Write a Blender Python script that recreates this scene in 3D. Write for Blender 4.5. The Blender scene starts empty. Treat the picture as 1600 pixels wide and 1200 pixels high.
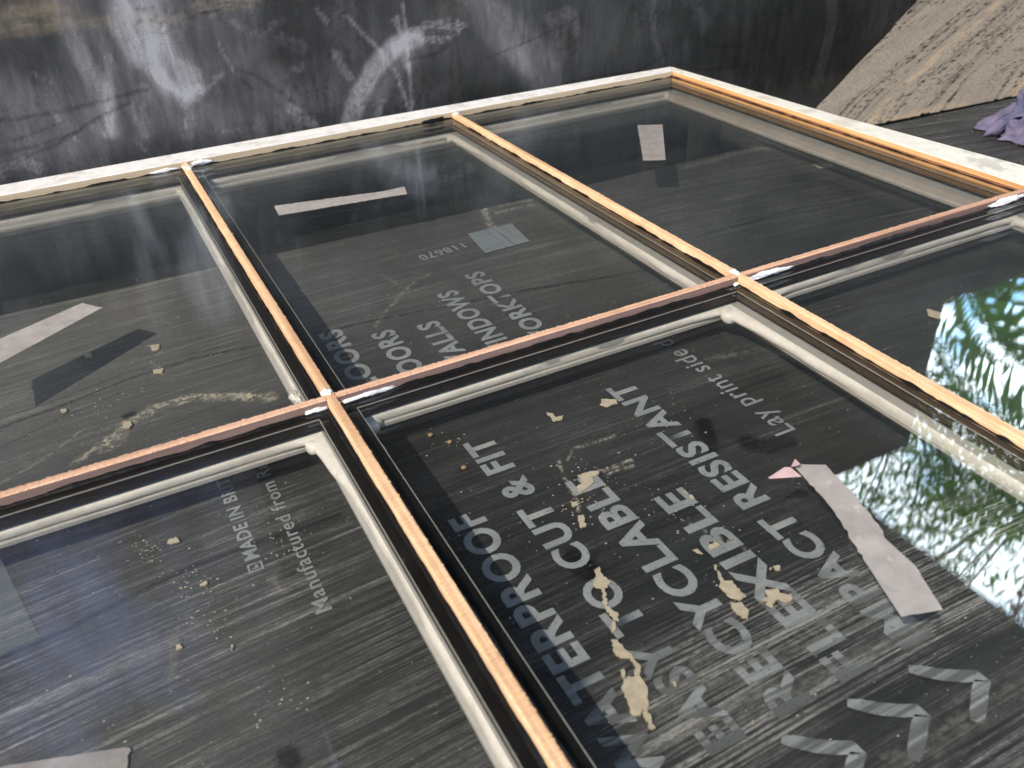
import bpy, bmesh, math, random
import numpy as np
from mathutils import Vector, Matrix

random.seed(7)
RS = np.random.RandomState(11)
SC = bpy.context.scene
COL = SC.collection

# ------------------------------------------------------------------ camera
CAM_LOC = (-0.11915, -1.24019, 0.37536)
FPX = 1365.65
Rm = np.array([[0.88877, 0.456068, 0.0457195], [-0.281901, 0.465242, 0.839095], [0.361414, -0.758651, 0.542060]])
cam = bpy.data.cameras.new('camera')
cam.sensor_width = 36.0
cam.lens = FPX / 1600 * 36
cam.clip_start = 0.01
cam.clip_end = 300
cam.dof.use_dof = True; cam.dof.focus_distance = 0.86; cam.dof.aperture_fstop = 11.0
co = bpy.data.objects.new('camera', cam)
COL.objects.link(co)
rx, ry, rz = Rm
right = Vector((rx[0], -rx[1], -rx[2])); upv = Vector((-ry[0], ry[1], ry[2])); back = Vector((-rz[0], rz[1], rz[2]))
M = Matrix((right, upv, back)).transposed().to_4x4()
M.translation = CAM_LOC
co.matrix_world = M
SC.camera = co

# ------------------------------------------------------------------ light
SUN_D = Vector((0.80, 0.45, -1.0)).normalized()      # travel direction of the sunlight
el = math.asin(-SUN_D.z); az = math.atan2(-SUN_D.x, -SUN_D.y)
w = bpy.data.worlds.new('World'); SC.world = w; w.use_nodes = True
nt = w.node_tree; nt.nodes.clear()
out = nt.nodes.new('ShaderNodeOutputWorld')
sky = nt.nodes.new('ShaderNodeTexSky'); sky.sky_type = 'NISHITA'; sky.sun_disc = False
sky.sun_elevation = el; sky.sun_rotation = az
bg = nt.nodes.new('ShaderNodeBackground'); bg.inputs[1].default_value = 0.12
nt.links.new(sky.outputs[0], bg.inputs[0])
# bright cloud patch added to the sky to whiten the panes' reflection
tc = nt.nodes.new('ShaderNodeTexCoord')
dp = nt.nodes.new('ShaderNodeVectorMath'); dp.operation = 'DOT_PRODUCT'
dp.inputs[1].default_value = Vector((0.70, 0.36, 0.56)).normalized()
nt.links.new(tc.outputs['Generated'], dp.inputs[0])
mr = nt.nodes.new('ShaderNodeMapRange'); mr.inputs[1].default_value = 0.90; mr.inputs[2].default_value = 0.965
nt.links.new(dp.outputs['Value'], mr.inputs[0])
ns = nt.nodes.new('ShaderNodeTexNoise'); ns.inputs['Scale'].default_value = 5; ns.inputs['Detail'].default_value = 6
nt.links.new(tc.outputs['Generated'], ns.inputs['Vector'])
nr = nt.nodes.new('ShaderNodeMapRange'); nr.inputs[1].default_value = 0.35; nr.inputs[2].default_value = 0.6; nr.inputs[3].default_value = 0.25
nt.links.new(ns.outputs[0], nr.inputs[0])
mm = nt.nodes.new('ShaderNodeMath'); mm.operation = 'MULTIPLY'
nt.links.new(mr.outputs[0], mm.inputs[0]); nt.links.new(nr.outputs[0], mm.inputs[1])
cl = nt.nodes.new('ShaderNodeBackground'); cl.inputs[1].default_value = 8.0
ns2 = nt.nodes.new('ShaderNodeTexNoise'); ns2.inputs['Scale'].default_value = 9; ns2.inputs['Detail'].default_value = 5; nt.links.new(tc.outputs['Generated'], ns2.inputs['Vector'])
cr = nt.nodes.new('ShaderNodeMapRange'); cr.inputs[1].default_value = 0.44; cr.inputs[2].default_value = 0.56; nt.links.new(ns2.outputs[0], cr.inputs[0])
cm = nt.nodes.new('ShaderNodeMix'); cm.data_type = 'RGBA'; cm.inputs[6].default_value = (0.22, 0.42, 0.62, 1); cm.inputs[7].default_value = (0.86, 0.94, 1.0, 1)
nt.links.new(cr.outputs[0], cm.inputs[0]); nt.links.new(cm.outputs[2], cl.inputs[0])
mx = nt.nodes.new('ShaderNodeMixShader')
nt.links.new(mm.outputs[0], mx.inputs[0]); nt.links.new(bg.outputs[0], mx.inputs[1]); nt.links.new(cl.outputs[0], mx.inputs[2])
nt.links.new(mx.outputs[0], out.inputs[0])

sl = bpy.data.lights.new('sun', 'SUN'); sl.energy = 3.8; sl.angle = math.radians(0.6); sl.color = (1.0, 0.92, 0.79)
so = bpy.data.objects.new('sun', sl); COL.objects.link(so)
so.rotation_mode = 'QUATERNION'; so.rotation_quaternion = SUN_D.to_track_quat('-Z', 'Y'); so.location = (-2, -3, 4)

SC.view_settings.view_transform = 'Standard'; SC.view_settings.look = 'None'
SC.view_settings.gamma = 1; SC.view_settings.exposure = 0.32; SC.view_settings.use_curve_mapping = False
try:
    SC.cycles.max_bounces = 14; SC.cycles.transparent_max_bounces = 24; SC.cycles.glossy_bounces = 5; SC.cycles.diffuse_bounces = 3
except Exception: pass

# ------------------------------------------------------------------ measuring: photo pixel -> point on a real plane
def _ray(x, y):
    return Rm.T @ np.array([(x - 800) / FPX, (y - 600) / FPX, 1.0])
_C = np.array([CAM_LOC[0], -CAM_LOC[1], -CAM_LOC[2]])
def atz(x, y, z):
    d = _ray(x, y); t = (-z - _C[2]) / d[2]; p = _C + t * d
    return np.array([p[0], -p[1], -p[2]])
def aty(x, y, Y):
    d = _ray(x, y); t = (-Y - _C[1]) / d[1]; p = _C + t * d
    return np.array([p[0], -p[1], -p[2]])

# ------------------------------------------------------------------ object helpers
def props(o, label=None, cat=None, group=None, kind=None):
    if label: o['label'] = label
    if cat: o['category'] = cat
    if group: o['group'] = group
    if kind: o['kind'] = kind
    return o
def empty(name, loc, **k):
    o = bpy.data.objects.new(name, None); COL.objects.link(o); o.location = loc; o.empty_display_size = 0.05
    return props(o, **k)
def wloc(o):
    v = Vector((0, 0, 0))
    while o: v += Vector(o.location); o = o.parent
    return v
def link(name, me, mat=None, parent=None, smooth=False, **k):
    """mesh data is written in world coordinates"""
    o = bpy.data.objects.new(name, me); COL.objects.link(o)
    if mat and not me.materials: me.materials.append(mat)
    if smooth: me.polygons.foreach_set('use_smooth', [True] * len(me.polygons))
    if parent:
        o.parent = parent; o.location = -wloc(parent)
    return props(o, **k)
def mesh(name, V, F):
    me = bpy.data.meshes.new(name); me.from_pydata([tuple(map(float, v)) for v in V], [], F); me.update(); return me
def bm_mesh(name, bm, normals=True):
    if normals: bmesh.ops.recalc_face_normals(bm, faces=bm.faces)
    me = bpy.data.meshes.new(name); bm.to_mesh(me); bm.free(); return me
def box(bm, x0, x1, y0, y1, z0, z1):
    vs = [bm.verts.new((x, y, z)) for z in (z0, z1) for y in (y0, y1) for x in (x0, x1)]
    for f in ((0, 2, 3, 1), (4, 5, 7, 6), (0, 1, 5, 4), (2, 6, 7, 3), (0, 4, 6, 2), (1, 3, 7, 5)):
        bm.faces.new([vs[i] for i in f])
def prism(pts, z0, z1):
    bm = bmesh.new()
    a = [bm.verts.new((p[0], p[1], z0)) for p in pts]; b = [bm.verts.new((p[0], p[1], z1)) for p in pts]
    bm.faces.new(a); bm.faces.new(b)
    n = len(pts)
    for i in range(n): bm.faces.new((a[i], a[(i + 1) % n], b[(i + 1) % n], b[i]))
    return bm
def grid_mesh(name, P, attrs=None):
    """P: (n,m,3) numpy"""
    n, m, _ = P.shape
    me = bpy.data.meshes.new(name)
    idx = np.arange(n * m).reshape(n, m)
    q = np.stack([idx[:-1, :-1], idx[1:, :-1], idx[1:, 1:], idx[:-1, 1:]], -1).reshape(-1, 4)
    me.vertices.add(n * m); me.vertices.foreach_set('co', P.reshape(-1).astype(np.float32))
    me.loops.add(q.size); me.loops.foreach_set('vertex_index', q.reshape(-1).astype(np.int32))
    me.polygons.add(len(q)); me.polygons.foreach_set('loop_start', np.arange(0, q.size, 4, dtype=np.int32))
    try: me.polygons.foreach_set('loop_total', np.full(len(q), 4, dtype=np.int32))
    except Exception: pass
    me.update(calc_edges=True)
    me.polygons.foreach_set('use_smooth', np.ones(len(q), dtype=bool))
    for k, A in (attrs or {}).items():
        at = me.attributes.new(k, 'FLOAT', 'POINT'); at.data.foreach_set('value', A.reshape(-1).astype(np.float32))
    return me

# numpy value noise
def vnoise(x, y, seed=0):
    xi = np.floor(x).astype(np.int64); yi = np.floor(y).astype(np.int64)
    fx = x - xi; fy = y - yi; fx = fx * fx * (3 - 2 * fx); fy = fy * fy * (3 - 2 * fy)
    def h(a, b):
        n = (a * 374761393 + b * 668265263 + seed * 69069) & 0xffffffff
        n = ((n ^ (n >> 13)) * 1274126177) & 0xffffffff
        return ((n ^ (n >> 16)) & 0xffff) / 65535.0
    return (h(xi, yi) * (1 - fx) + h(xi + 1, yi) * fx) * (1 - fy) + (h(xi, yi + 1) * (1 - fx) + h(xi + 1, yi + 1) * fx) * fy
def fbm(x, y, o=4, seed=0):
    s = 0; a = 0.5; t = 0
    for i in range(o):
        s = s + a * vnoise(x * 2 ** i, y * 2 ** i, seed + i * 17); t += a; a *= 0.55
    return s / t
def sstep(a, b, x):
    t = np.clip((x - a) / (b - a), 0, 1); return t * t * (3 - 2 * t)
def stroke(X, Y, pts, width, inten, rag=0.5, along=1.0, seed=0, taper=False):
    """soft ragged brush mark along a polyline; returns a field"""
    pts = np.asarray(pts, float); best = np.full(X.shape, 1e9); S = np.zeros(X.shape); N = np.zeros(X.shape); acc = 0
    x0, x1 = pts[:, 0].min() - width * 2, pts[:, 0].max() + width * 2
    y0, y1 = pts[:, 1].min() - width * 2, pts[:, 1].max() + width * 2
    mk = (X > x0) & (X < x1) & (Y > y0) & (Y < y1)
    if not mk.any(): return np.zeros(X.shape)
    x = X[mk]; y = Y[mk]; b = np.full(x.shape, 1e9); s = np.zeros(x.shape); nn = np.zeros(x.shape)
    for i in range(len(pts) - 1):
        a = pts[i]; d = pts[i + 1] - a; L = math.hypot(*d)
        if L < 1e-6: continue
        t = np.clip(((x - a[0]) * d[0] + (y - a[1]) * d[1]) / L / L, 0, 1)
        px = x - a[0] - t * d[0]; py = y - a[1] - t * d[1]; dist = np.hypot(px, py)
        sd = (px * -d[1] + py * d[0]) / L
        u = dist < b; b = np.where(u, dist, b); s = np.where(u, acc + t * L, s); nn = np.where(u, sd, nn); acc += L
    fib = fbm(s / (width * 2.2 * along) + 7.3, nn / width * 7 + 3.1, 3, seed)
    edge = fbm(x / width * 1.5, y / width * 1.5, 3, seed + 5)
    ww = width * (0.65 + 0.7 * rag * (edge - 0.5) * 2 + 0.35)
    if taper: ww = ww * np.sin(np.clip(s / max(acc, 1e-6), 0.03, 0.97) * math.pi) ** 0.6
    f = sstep(1.0, 0.45, b / np.maximum(ww, 1e-5)) * (1 - rag * 0.9 * sstep(0.35, 0.7, fib))
    o = np.zeros(X.shape); o[mk] = inten * f; return o

# ------------------------------------------------------------------ material helpers
class NT:
    def __init__(s, name):
        s.m = bpy.data.materials.new(name); s.m.use_nodes = True; s.t = s.m.node_tree; s.t.nodes.clear()
        s.o = s.n('ShaderNodeOutputMaterial'); s._tc = None
    def n(s, typ, **kw):
        x = s.t.nodes.new(typ)
        for k, v in kw.items(): setattr(x, k, v)
        return x
    def put(s, sock, v):
        if v is None: return
        if hasattr(v, 'is_output') or isinstance(v, bpy.types.NodeSocket): s.t.links.new(v, sock)
        else:
            if isinstance(v, (tuple, list)) and len(v) == 3 and sock.type == 'RGBA': v = (*v, 1)
            sock.default_value = v
    def coord(s):
        if not s._tc: s._tc = s.n('ShaderNodeTexCoord')
        return s._tc.outputs['Object']
    def mapn(s, scale=(1, 1, 1), rot=(0, 0, 0), vec=None, loc=(0, 0, 0)):
        x = s.n('ShaderNodeMapping'); x.inputs['Scale'].default_value = scale; x.inputs['Rotation'].default_value = rot; x.inputs['Location'].default_value = loc
        s.put(x.inputs['Vector'], vec or s.coord()); return x.outputs[0]
    def noise(s, scale, vec=None, detail=4, rough=0.55, dist=0.0):
        x = s.n('ShaderNodeTexNoise'); x.inputs['Scale'].default_value = scale; x.inputs['Detail'].default_value = detail
        x.inputs['Roughness'].default_value = rough; x.inputs['Distortion'].default_value = dist
        s.put(x.inputs['Vector'], vec or s.coord()); return x.outputs[0]
    def rng(s, v, a, b, c=0.0, d=1.0):
        x = s.n('ShaderNodeMapRange'); s.put(x.inputs[0], v)
        for i, q in enumerate((a, b, c, d)): x.inputs[i + 1].default_value = q
        return x.outputs[0]
    def math(s, op, a, b=None, clamp=False):
        x = s.n('ShaderNodeMath', operation=op); x.use_clamp = clamp; s.put(x.inputs[0], a); s.put(x.inputs[1], b); return x.outputs[0]
    def mix(s, f, a, b):
        x = s.n('ShaderNodeMix', data_type='RGBA'); s.put(x.inputs[0], f); s.put(x.inputs[6], a); s.put(x.inputs[7], b); return x.outputs[2]
    def attr(s, name):
        return s.n('ShaderNodeAttribute', attribute_name=name).outputs['Fac']
    def sep(s):
        x = s.n('ShaderNodeSeparateXYZ'); s.put(x.inputs[0], s.coord()); return x.outputs
    def bump(s, h, strength=0.3, dist=0.001):
        x = s.n('ShaderNodeBump'); x.inputs['Strength'].default_value = strength; x.inputs['Distance'].default_value = dist
        s.put(x.inputs['Height'], h); return x.outputs[0]
    def bsdf(s, col, rough=0.6, normal=None, spec=0.5, trans=None, sheen=None):
        x = s.n('ShaderNodeBsdfPrincipled'); s.put(x.inputs['Base Color'], col); s.put(x.inputs['Roughness'], rough)
        x.inputs['Specular IOR Level'].default_value = spec
        if normal: s.put(x.inputs['Normal'], normal)
        s.t.links.new(x.outputs[0], s.o.inputs[0]); return x

def wood(name, c1, c2, c3, axis='x', rough=0.65, grain=1.0, paint=None, paint_cover=0.5, bump=0.5, stain=None):
    t = NT(name)
    sc = {'x': (6, 260, 260), 'y': (260, 6, 260)}[axis]
    v = t.mapn(scale=sc)
    g = t.noise(1.0 * grain, v, 6, 0.6, 0.4)
    v2 = t.mapn(scale=tuple(a * 0.22 for a in sc)); g2 = t.noise(1, v2, 4, 0.5, 0.6)
    col = t.mix(t.rng(g, 0.40, 0.62), c1, c2)
    col = t.mix(t.math('MULTIPLY', t.rng(g2, 0.52, 0.72), 0.7), col, c3)
    lo = t.noise(1, t.mapn(scale=tuple(a * 0.05 for a in sc)), 4, 0.6, 0.3); lo2 = t.noise(55, None, 4, 0.65); col = t.mix(t.rng(t.math('ADD', lo, t.math('MULTIPLY', lo2, 0.4)), 0.66, 0.95, 0, 0.6), col, c3)
    fl = t.noise(900, None, 2); col = t.mix(t.rng(fl, 0.66, 0.75, 0, 0.5), col, tuple(a * 0.45 for a in c3))
    h = t.math('ADD', g, t.math('MULTIPLY', fl, 0.5))
    if paint:
        p = t.noise(18, t.mapn(scale=(1, 1, 1)), 6, 0.65); p2 = t.noise(160, None, 3)
        pm = t.rng(t.math('ADD', p, t.math('MULTIPLY', p2, 0.18)), paint_cover, paint_cover + 0.06)
        pc = t.mix(t.rng(t.noise(60, None, 5), 0.3, 0.75), paint, tuple(a * 0.8 for a in paint))
        col = t.mix(pm, col, pc)
    t.bsdf(col, rough, t.bump(h, bump, 0.0006)); return t.m

M_top = wood('sawn_wood_bar', (0.90, 0.63, 0.38), (0.72, 0.44, 0.24), (0.36, 0.16, 0.08), 'y', bump=0.9)
M_topx = wood('sawn_wood_cross_bar', (0.74, 0.46, 0.31), (0.54, 0.31, 0.20), (0.26, 0.12, 0.08), 'x', bump=0.9)
M_pink = wood('pink_brown_wood', (0.18, 0.115, 0.10), (0.24, 0.16, 0.14), (0.10, 0.052, 0.044), 'x', bump=0.3)  # darker pink-brown wood for the cross bar sides
M_pine = wood('pine', (0.76, 0.45, 0.21), (0.64, 0.32, 0.12), (0.50, 0.17, 0.05), 'y', bump=0.4)
M_white = wood('white_paint_over_wood', (0.62, 0.60, 0.57), (0.68, 0.66, 0.63), (0.44, 0.43, 0.42), 'x', rough=0.5, bump=0.4, paint=(0.82, 0.81, 0.80), paint_cover=0.50)
M_whitey = wood('cream_paint_over_wood', (0.60, 0.56, 0.48), (0.64, 0.60, 0.52), (0.42, 0.40, 0.37), 'y', rough=0.5, bump=0.4, paint=(0.80, 0.77, 0.69), paint_cover=0.50)
M_tan = wood('primed_rail_face', (0.46, 0.36, 0.25), (0.52, 0.41, 0.29), (0.36, 0.27, 0.17), 'x', bump=0.25)


def simple(name, col, rough=0.5, var=0.2, scale=40, bump=0.0, spec=0.5):
    t = NT(name); n = t.noise(scale, None, 5)
    c = t.mix(t.rng(n, 0.3, 0.7), col, tuple(a * (1 - var) for a in col))
    t.bsdf(c, rough, t.bump(n, bump, 0.001) if bump else None, spec); return t.m
M_cream = simple('cream_moulding_paint', (0.50, 0.47, 0.425), 0.45, 0.18, 60, 0.2)
M_grey_cream = simple('grey_primer_moulding', (0.40, 0.37, 0.32), 0.4, 0.25, 50, 0.2)
M_sil = simple('cream_silicone', (0.90, 0.83, 0.74), 0.25, 0.14, 140, 0.35)
M_fill = simple('white_filler', (0.84, 0.84, 0.86), 0.5, 0.08, 120, 0.3)
M_seal = simple('black_sealant', (0.006, 0.0055, 0.005), 0.4, 0.3, 150, 0.3, 0.3)
M_spacer = simple('black_spacer_bar', (0.006, 0.006, 0.006), 0.4, 0.3, 300, 0.1, 0.3)
M_line = simple('glass_edge', (0.30, 0.29, 0.26), 0.3, 0.3, 300)

def glass():
    t = NT('clear_glass')
    lw = t.n('ShaderNodeLayerWeight'); lw.inputs[0].default_value = 0.5
    p = t.math('POWER', lw.outputs['Facing'], 5.0)
    f = t.math('ADD', t.math('MULTIPLY', p, 0.95), 0.040)
    tr = t.n('ShaderNodeBsdfTransparent'); tr.inputs[0].default_value = (0.986, 0.990, 0.989, 1)
    gl = t.n('ShaderNodeBsdfGlossy'); gl.inputs['Roughness'].default_value = 0.0; gl.inputs[0].default_value = (0.93, 0.98, 1.0, 1)
    m1 = t.n('ShaderNodeMixShader'); t.put(m1.inputs[0], f); t.put(m1.inputs[1], tr.outputs[0]); t.put(m1.inputs[2], gl.outputs[0])
    # thin film of dust and wiped smears
    a = t.noise(5, t.mapn(scale=(1, 1, 1)), 5, 0.6, 0.8); b = t.noise(1, t.mapn(scale=(9, 60, 9), rot=(0, 0, 0.5)), 5, 0.6, 0.5)
    s = t.math('MULTIPLY', t.rng(a, 0.4, 0.75), t.rng(b, 0.35, 0.7))
    sp = t.rng(t.noise(420, None, 1), 0.775, 0.80, 0, 0.35)
    d = t.math('ADD', t.math('ADD', t.math('MULTIPLY', s, 0.010), 0.0), t.math('MULTIPLY', sp, t.rng(a, 0.45, 0.6)))
    df = t.n('ShaderNodeBsdfDiffuse'); df.inputs[0].default_value = (0.7, 0.72, 0.75, 1)
    m2 = t.n('ShaderNodeMixShader'); t.put(m2.inputs[0], d); t.put(m2.inputs[1], m1.outputs[0]); t.put(m2.inputs[2], df.outputs[0])
    t.t.links.new(m2.outputs[0], t.o.inputs[0]); return t.m
M_glass = glass()

# ------------------------------------------------------------------ ground
ZB = -0.06           # top of the printed board
def ground_mat():
    t = NT('ground_concrete'); n = t.noise(3, None, 8); n2 = t.noise(90, None, 4)
    c = t.mix(n, (0.07, 0.065, 0.055), (0.13, 0.12, 0.10)); c = t.mix(t.rng(n2, 0.4, 0.7, 0, 0.4), c, (0.1, 0.1, 0.09))
    t.bsdf(c, 0.9, t.bump(n2, 0.4, 0.003)); return t.m
link('ground', mesh('ground', [(-60, -60, -0.175), (60, -60, -0.175), (60, 60, -0.175), (-60, 60, -0.175)], [(0, 1, 2, 3)]), ground_mat(), kind='structure')

# ------------------------------------------------------------------ bent black sheet: flat foot, tight bend, upright back
WY = 0.10; RB = 0.07; ZS = -0.150; WTOP = 0.74
def sheet_profile():
    s = []
    for y in np.arange(-0.42, WY - RB, 0.012): s.append((y, ZS))
    for a in np.linspace(0, math.pi / 2, 14): s.append((WY - RB + RB * math.sin(a), ZS + RB * (1 - math.cos(a))))
    for z in np.arange(ZS + RB + 0.0035, 0.30, 0.0028): s.append((WY, z))
    for z in np.arange(0.30, WTOP, 0.012): s.append((WY, z))
    return np.array(s)
prof = sheet_profile()
xs = np.arange(-1.3, 2.6, 0.0035)
PX = np.repeat(xs[:, None], len(prof), 1); PY = np.repeat(prof[None, :, 0], len(xs), 0); PZ = np.repeat(prof[None, :, 1], len(xs), 0)
PZ = np.where(PZ > 0.30, 0.30 + (PZ - 0.30) * (0.50 + 0.50 * sstep(-0.1, 0.8, PX)), PZ)      # the top edge of the sheet rises to the right
wav = (fbm(PX * 1.3, PZ * 2, 3, 3) - 0.5) * 0.02 * sstep(-0.05, 0.15, PZ)
def wp(*L): return [(lambda p: (p[0], p[2]))(aty(x, y, WY)) for x, y in L]
D = 0.05 + 0.15 * fbm(PX * 9, PZ * 9, 5, 1) * sstep(0.8, -0.3, PX) + 0.02 * fbm(PX * 3, PZ * 5, 4, 8)  # dust grows to the left, painting in the sheet's brighter sheen there
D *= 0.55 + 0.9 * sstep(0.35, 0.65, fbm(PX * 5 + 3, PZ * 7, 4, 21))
for pts, wd, it, rg in (
    ([(205, -40), (215, 20), (235, 75), (262, 112), (290, 135)], 0.034, 0.50, 0.45),
    ([(175, -30), (190, 40), (215, 90)], 0.018, 0.25, 0.7),
    ([(240, 110), (262, 132), (290, 148), (312, 138)], 0.010, 0.40, 0.8),
    ([(300, 100), (318, 140)], 0.006, 0.35, 0.9), ([(315, 145), (345, 115)], 0.005, 0.3, 0.9),
    ([(88, -30), (105, 40), (130, 95), (160, 140), (170, 205)], 0.017, 0.22, 0.6),
    ([(168, 90), (172, 150), (170, 210)], 0.008, 0.2, 0.5),
    ([(225, 140), (215, 170), (228, 205)], 0.014, 0.18, 0.7), ([(292, 150), (296, 180), (293, 212)], 0.010, 0.2, 0.8),
    ([(545, 195), (560, 150), (585, 105), (618, 72), (650, 60)], 0.019, 0.42, 0.3),
    ([(615, 75), (650, 48), (690, 38), (722, 40)], 0.010, 0.34, 0.95),
    ([(650, 60), (690, 62), (715, 50)], 0.007, 0.3, 1.0),
    ([(630, 5), (635, 60), (641, 120), (644, 178)], 0.0035, 0.55, 0.7),
    ([(620, 30), (628, 75), (640, 110)], 0.008, 0.3, 0.9),
    ([(540, 25), (565, 50), (595, 80), (622, 120), (640, 175)], 0.0035, 0.5, 0.8),
    ([(524, 84), (534, 105), (548, 122)], 0.0065, 0.40, 0.7), ([(600, 160), (590, 178), (585, 190)], 0.006, 0.25, 0.8),
    ([(497, 15), (510, 30)], 0.006, 0.35, 1.0), ([(455, 170), (475, 186), (492, 196)], 0.010, 0.30, 0.95),
    ([(740, -30), (760, 20), (800, 60), (840, 100), (855, 135)], 0.045, 0.16, 0.35),
    ([(775, 20), (790, 60), (830, 110)], 0.022, 0.10, 0.5), ([(860, 30), (890, 20), (900, 45)], 0.014, 0.12, 0.9),
    ([(1300, -20), (1300, 30), (1290, 80), (1275, 130)], 0.018, 0.07, 0.6), ([(1020, 0), (1022, 60), (1035, 95)], 0.006, 0.12, 0.9),
    ([(1080, 0), (1100, 40)], 0.02, 0.05, 0.8), ([(440, 60), (470, 75)], 0.012, 0.13, 0.8), ([(455, 105), (470, 108), (472, 98)], 0.004, 0.25, 0.8),
    ([(355, 25), (385, 50), (410, 52), (440, 30)], 0.006, 0.2, 0.9), ([(340, 65), (352, 90), (362, 108)], 0.0025, 0.35, 0.8),
    ([(210, 215), (225, 235)], 0.0025, 0.35, 0.8), ([(82, 176), (96, 193)], 0.0025, 0.4, 0.8), ([(108, 205), (122, 222)], 0.002, 0.4, 0.8), ([(288, 185), (290, 200)], 0.002, 0.5, 0.6),
    ([(50, 110), (62, 120), (78, 128)], 0.002, 0.3, 0.9), ([(0, 265), (40, 252), (60, 262)], 0.012, 0.25, 0.95), ([(350, 205), (400, 202)], 0.004, 0.2, 1.0)):
    D = D + stroke(PX, PZ, wp(*pts), wd * (1.0 if wd > 0.0066 else 1.25), it * (1.0 if wd > 0.0066 else 0.6), rg * (0.75 if wd > 0.012 else 1), seed=int(wd * 9999 + pts[0][0]))
for pts, wd, it in (([(200, -60), (225, 40), (270, 120)], 0.055, 0.16), ([(90, -60), (130, 60), (165, 180)], 0.035, 0.13), ([(350, -40), (380, 60)], 0.05, 0.07), ([(10, 150), (60, 200), (140, 240)], 0.05, 0.08),
                    ([(560, 190), (600, 110), (640, 70)], 0.035, 0.12), ([(420, 120), (460, 190)], 0.03, 0.08), ([(780, -30), (850, 110)], 0.06, 0.07), ([(300, 180), (400, 200)], 0.03, 0.07)):
    D = D + stroke(PX, PZ, wp(*pts), wd, it, 0.25, seed=int(wd * 999 + pts[0][0]))
T = np.zeros(D.shape)       # tan dust
for pts, wd, it, rg in (([(-40, 52), (60, 46), (130, 36), (200, 30), (285, 28)], 0.010, 0.26, 0.6),
                        ([(-80, 10), (0, 5), (60, 0), (100, 10)], 0.028, 0.24, 0.6), ([(-40, 35), (40, 25), (90, 20)], 0.02, 0.30, 0.8),
                        ([(310, 14), (340, 10), (400, -5)], 0.012, 0.45, 0.8), ([(700, 20), (720, 5)], 0.02, 0.1, 0.9)):
    T = T + stroke(PX, PZ, wp(*pts), wd, it, rg, seed=int(wd * 9999))
K = np.zeros(D.shape)
for pts, wd in (([(-20, 190), (60, 180), (120, 168), (230, 138)], 0.0035), ([(40, 245), (90, 225), (150, 185), (200, 160)], 0.003), ([(40, 80), (50, 110), (60, 165)], 0.003),
                ([(370, 108), (400, 118), (425, 135), (460, 160)], 0.003), ([(375, 122), (395, 140)], 0.0025), ([(640, 92), (680, 85), (700, 70)], 0.004),
                ([(290, 25), (350, 15), (420, -5)], 0.002), ([(20, 220), (100, 190)], 0.002), ([(0, 240), (70, 225), (120, 205)], 0.0025), ([(760, 92), (860, 50), (900, 30)], 0.002),
                ([(1180, 20), (1180, 58)], 0.005), ([(1197, 10), (1198, 56)], 0.003), ([(1105, 70), (1130, 75), (1170, 66)], 0.003), ([(1090, 110), (1130, 108), (1175, 100)], 0.003),
                ([(880, 130), (1000, 110), (1040, 85)], 0.002), ([(600, 230), (700, 190)], 0.004)):
    K = K + stroke(PX, PZ, wp(*pts), wd * 1.2, 0.6, 0.6, seed=int(pts[0][0] + 50))
K = K + 0.5 * sstep(0.62, 0.8, vnoise(PX * 210, PZ * 210, 5)) * sstep(0.45, 0.7, fbm(PX * 11, PZ * 11, 3, 33))
foot = sstep(ZS + 0.02, ZS + 0.09, PZ); D = D * (0.15 + 0.85 * foot); T = T * foot
P = np.stack([PX, PY + wav, PZ], -1)
def sheet_mat():
    t = NT('scuffed_black_plastic')
    d = t.attr('dust'); tn = t.attr('tan'); k = t.attr('dark')  # dust here also holds the sheen gradient painted at the left
    f = t.noise(45, t.mapn(scale=(1, 1, 0.35)), 6, 0.65); f2 = t.noise(600, None, 2)
    d2 = t.math('MULTIPLY', d, t.rng(f, 0.25, 0.75, 0.5, 1.5)); fb_ = t.noise(1, t.mapn(scale=(60, 60, 11), rot=(0, 0.45, 0)), 5, 0.65, 0.8); d2 = t.math('MULTIPLY', d2, t.rng(fb_, 0.34, 0.66, 0.72, 1.25)); d2 = t.math('MULTIPLY', d2, t.rng(f2, 0.3, 0.7, 0.75, 1.25), True)
    base = t.mix(t.rng(t.noise(2.2, None, 3), 0.35, 0.65), (0.0115, 0.0115, 0.0105), (0.013, 0.015, 0.0135))
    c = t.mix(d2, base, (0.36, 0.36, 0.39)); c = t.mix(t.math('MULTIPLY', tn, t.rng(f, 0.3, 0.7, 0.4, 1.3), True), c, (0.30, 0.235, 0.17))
    c = t.mix(t.math('MULTIPLY', k, 0.8, True), c, (0.008, 0.008, 0.008))
    t.bsdf(c, t.rng(f, 0.3, 0.7, 0.42, 0.62), t.bump(t.math('ADD', f, t.math('MULTIPLY', k, -0.6)), 0.25, 0.0015), 0.35); return t.m
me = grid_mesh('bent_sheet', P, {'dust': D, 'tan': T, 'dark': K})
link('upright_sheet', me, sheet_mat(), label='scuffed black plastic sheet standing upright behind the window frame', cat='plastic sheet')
solid = None

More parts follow.
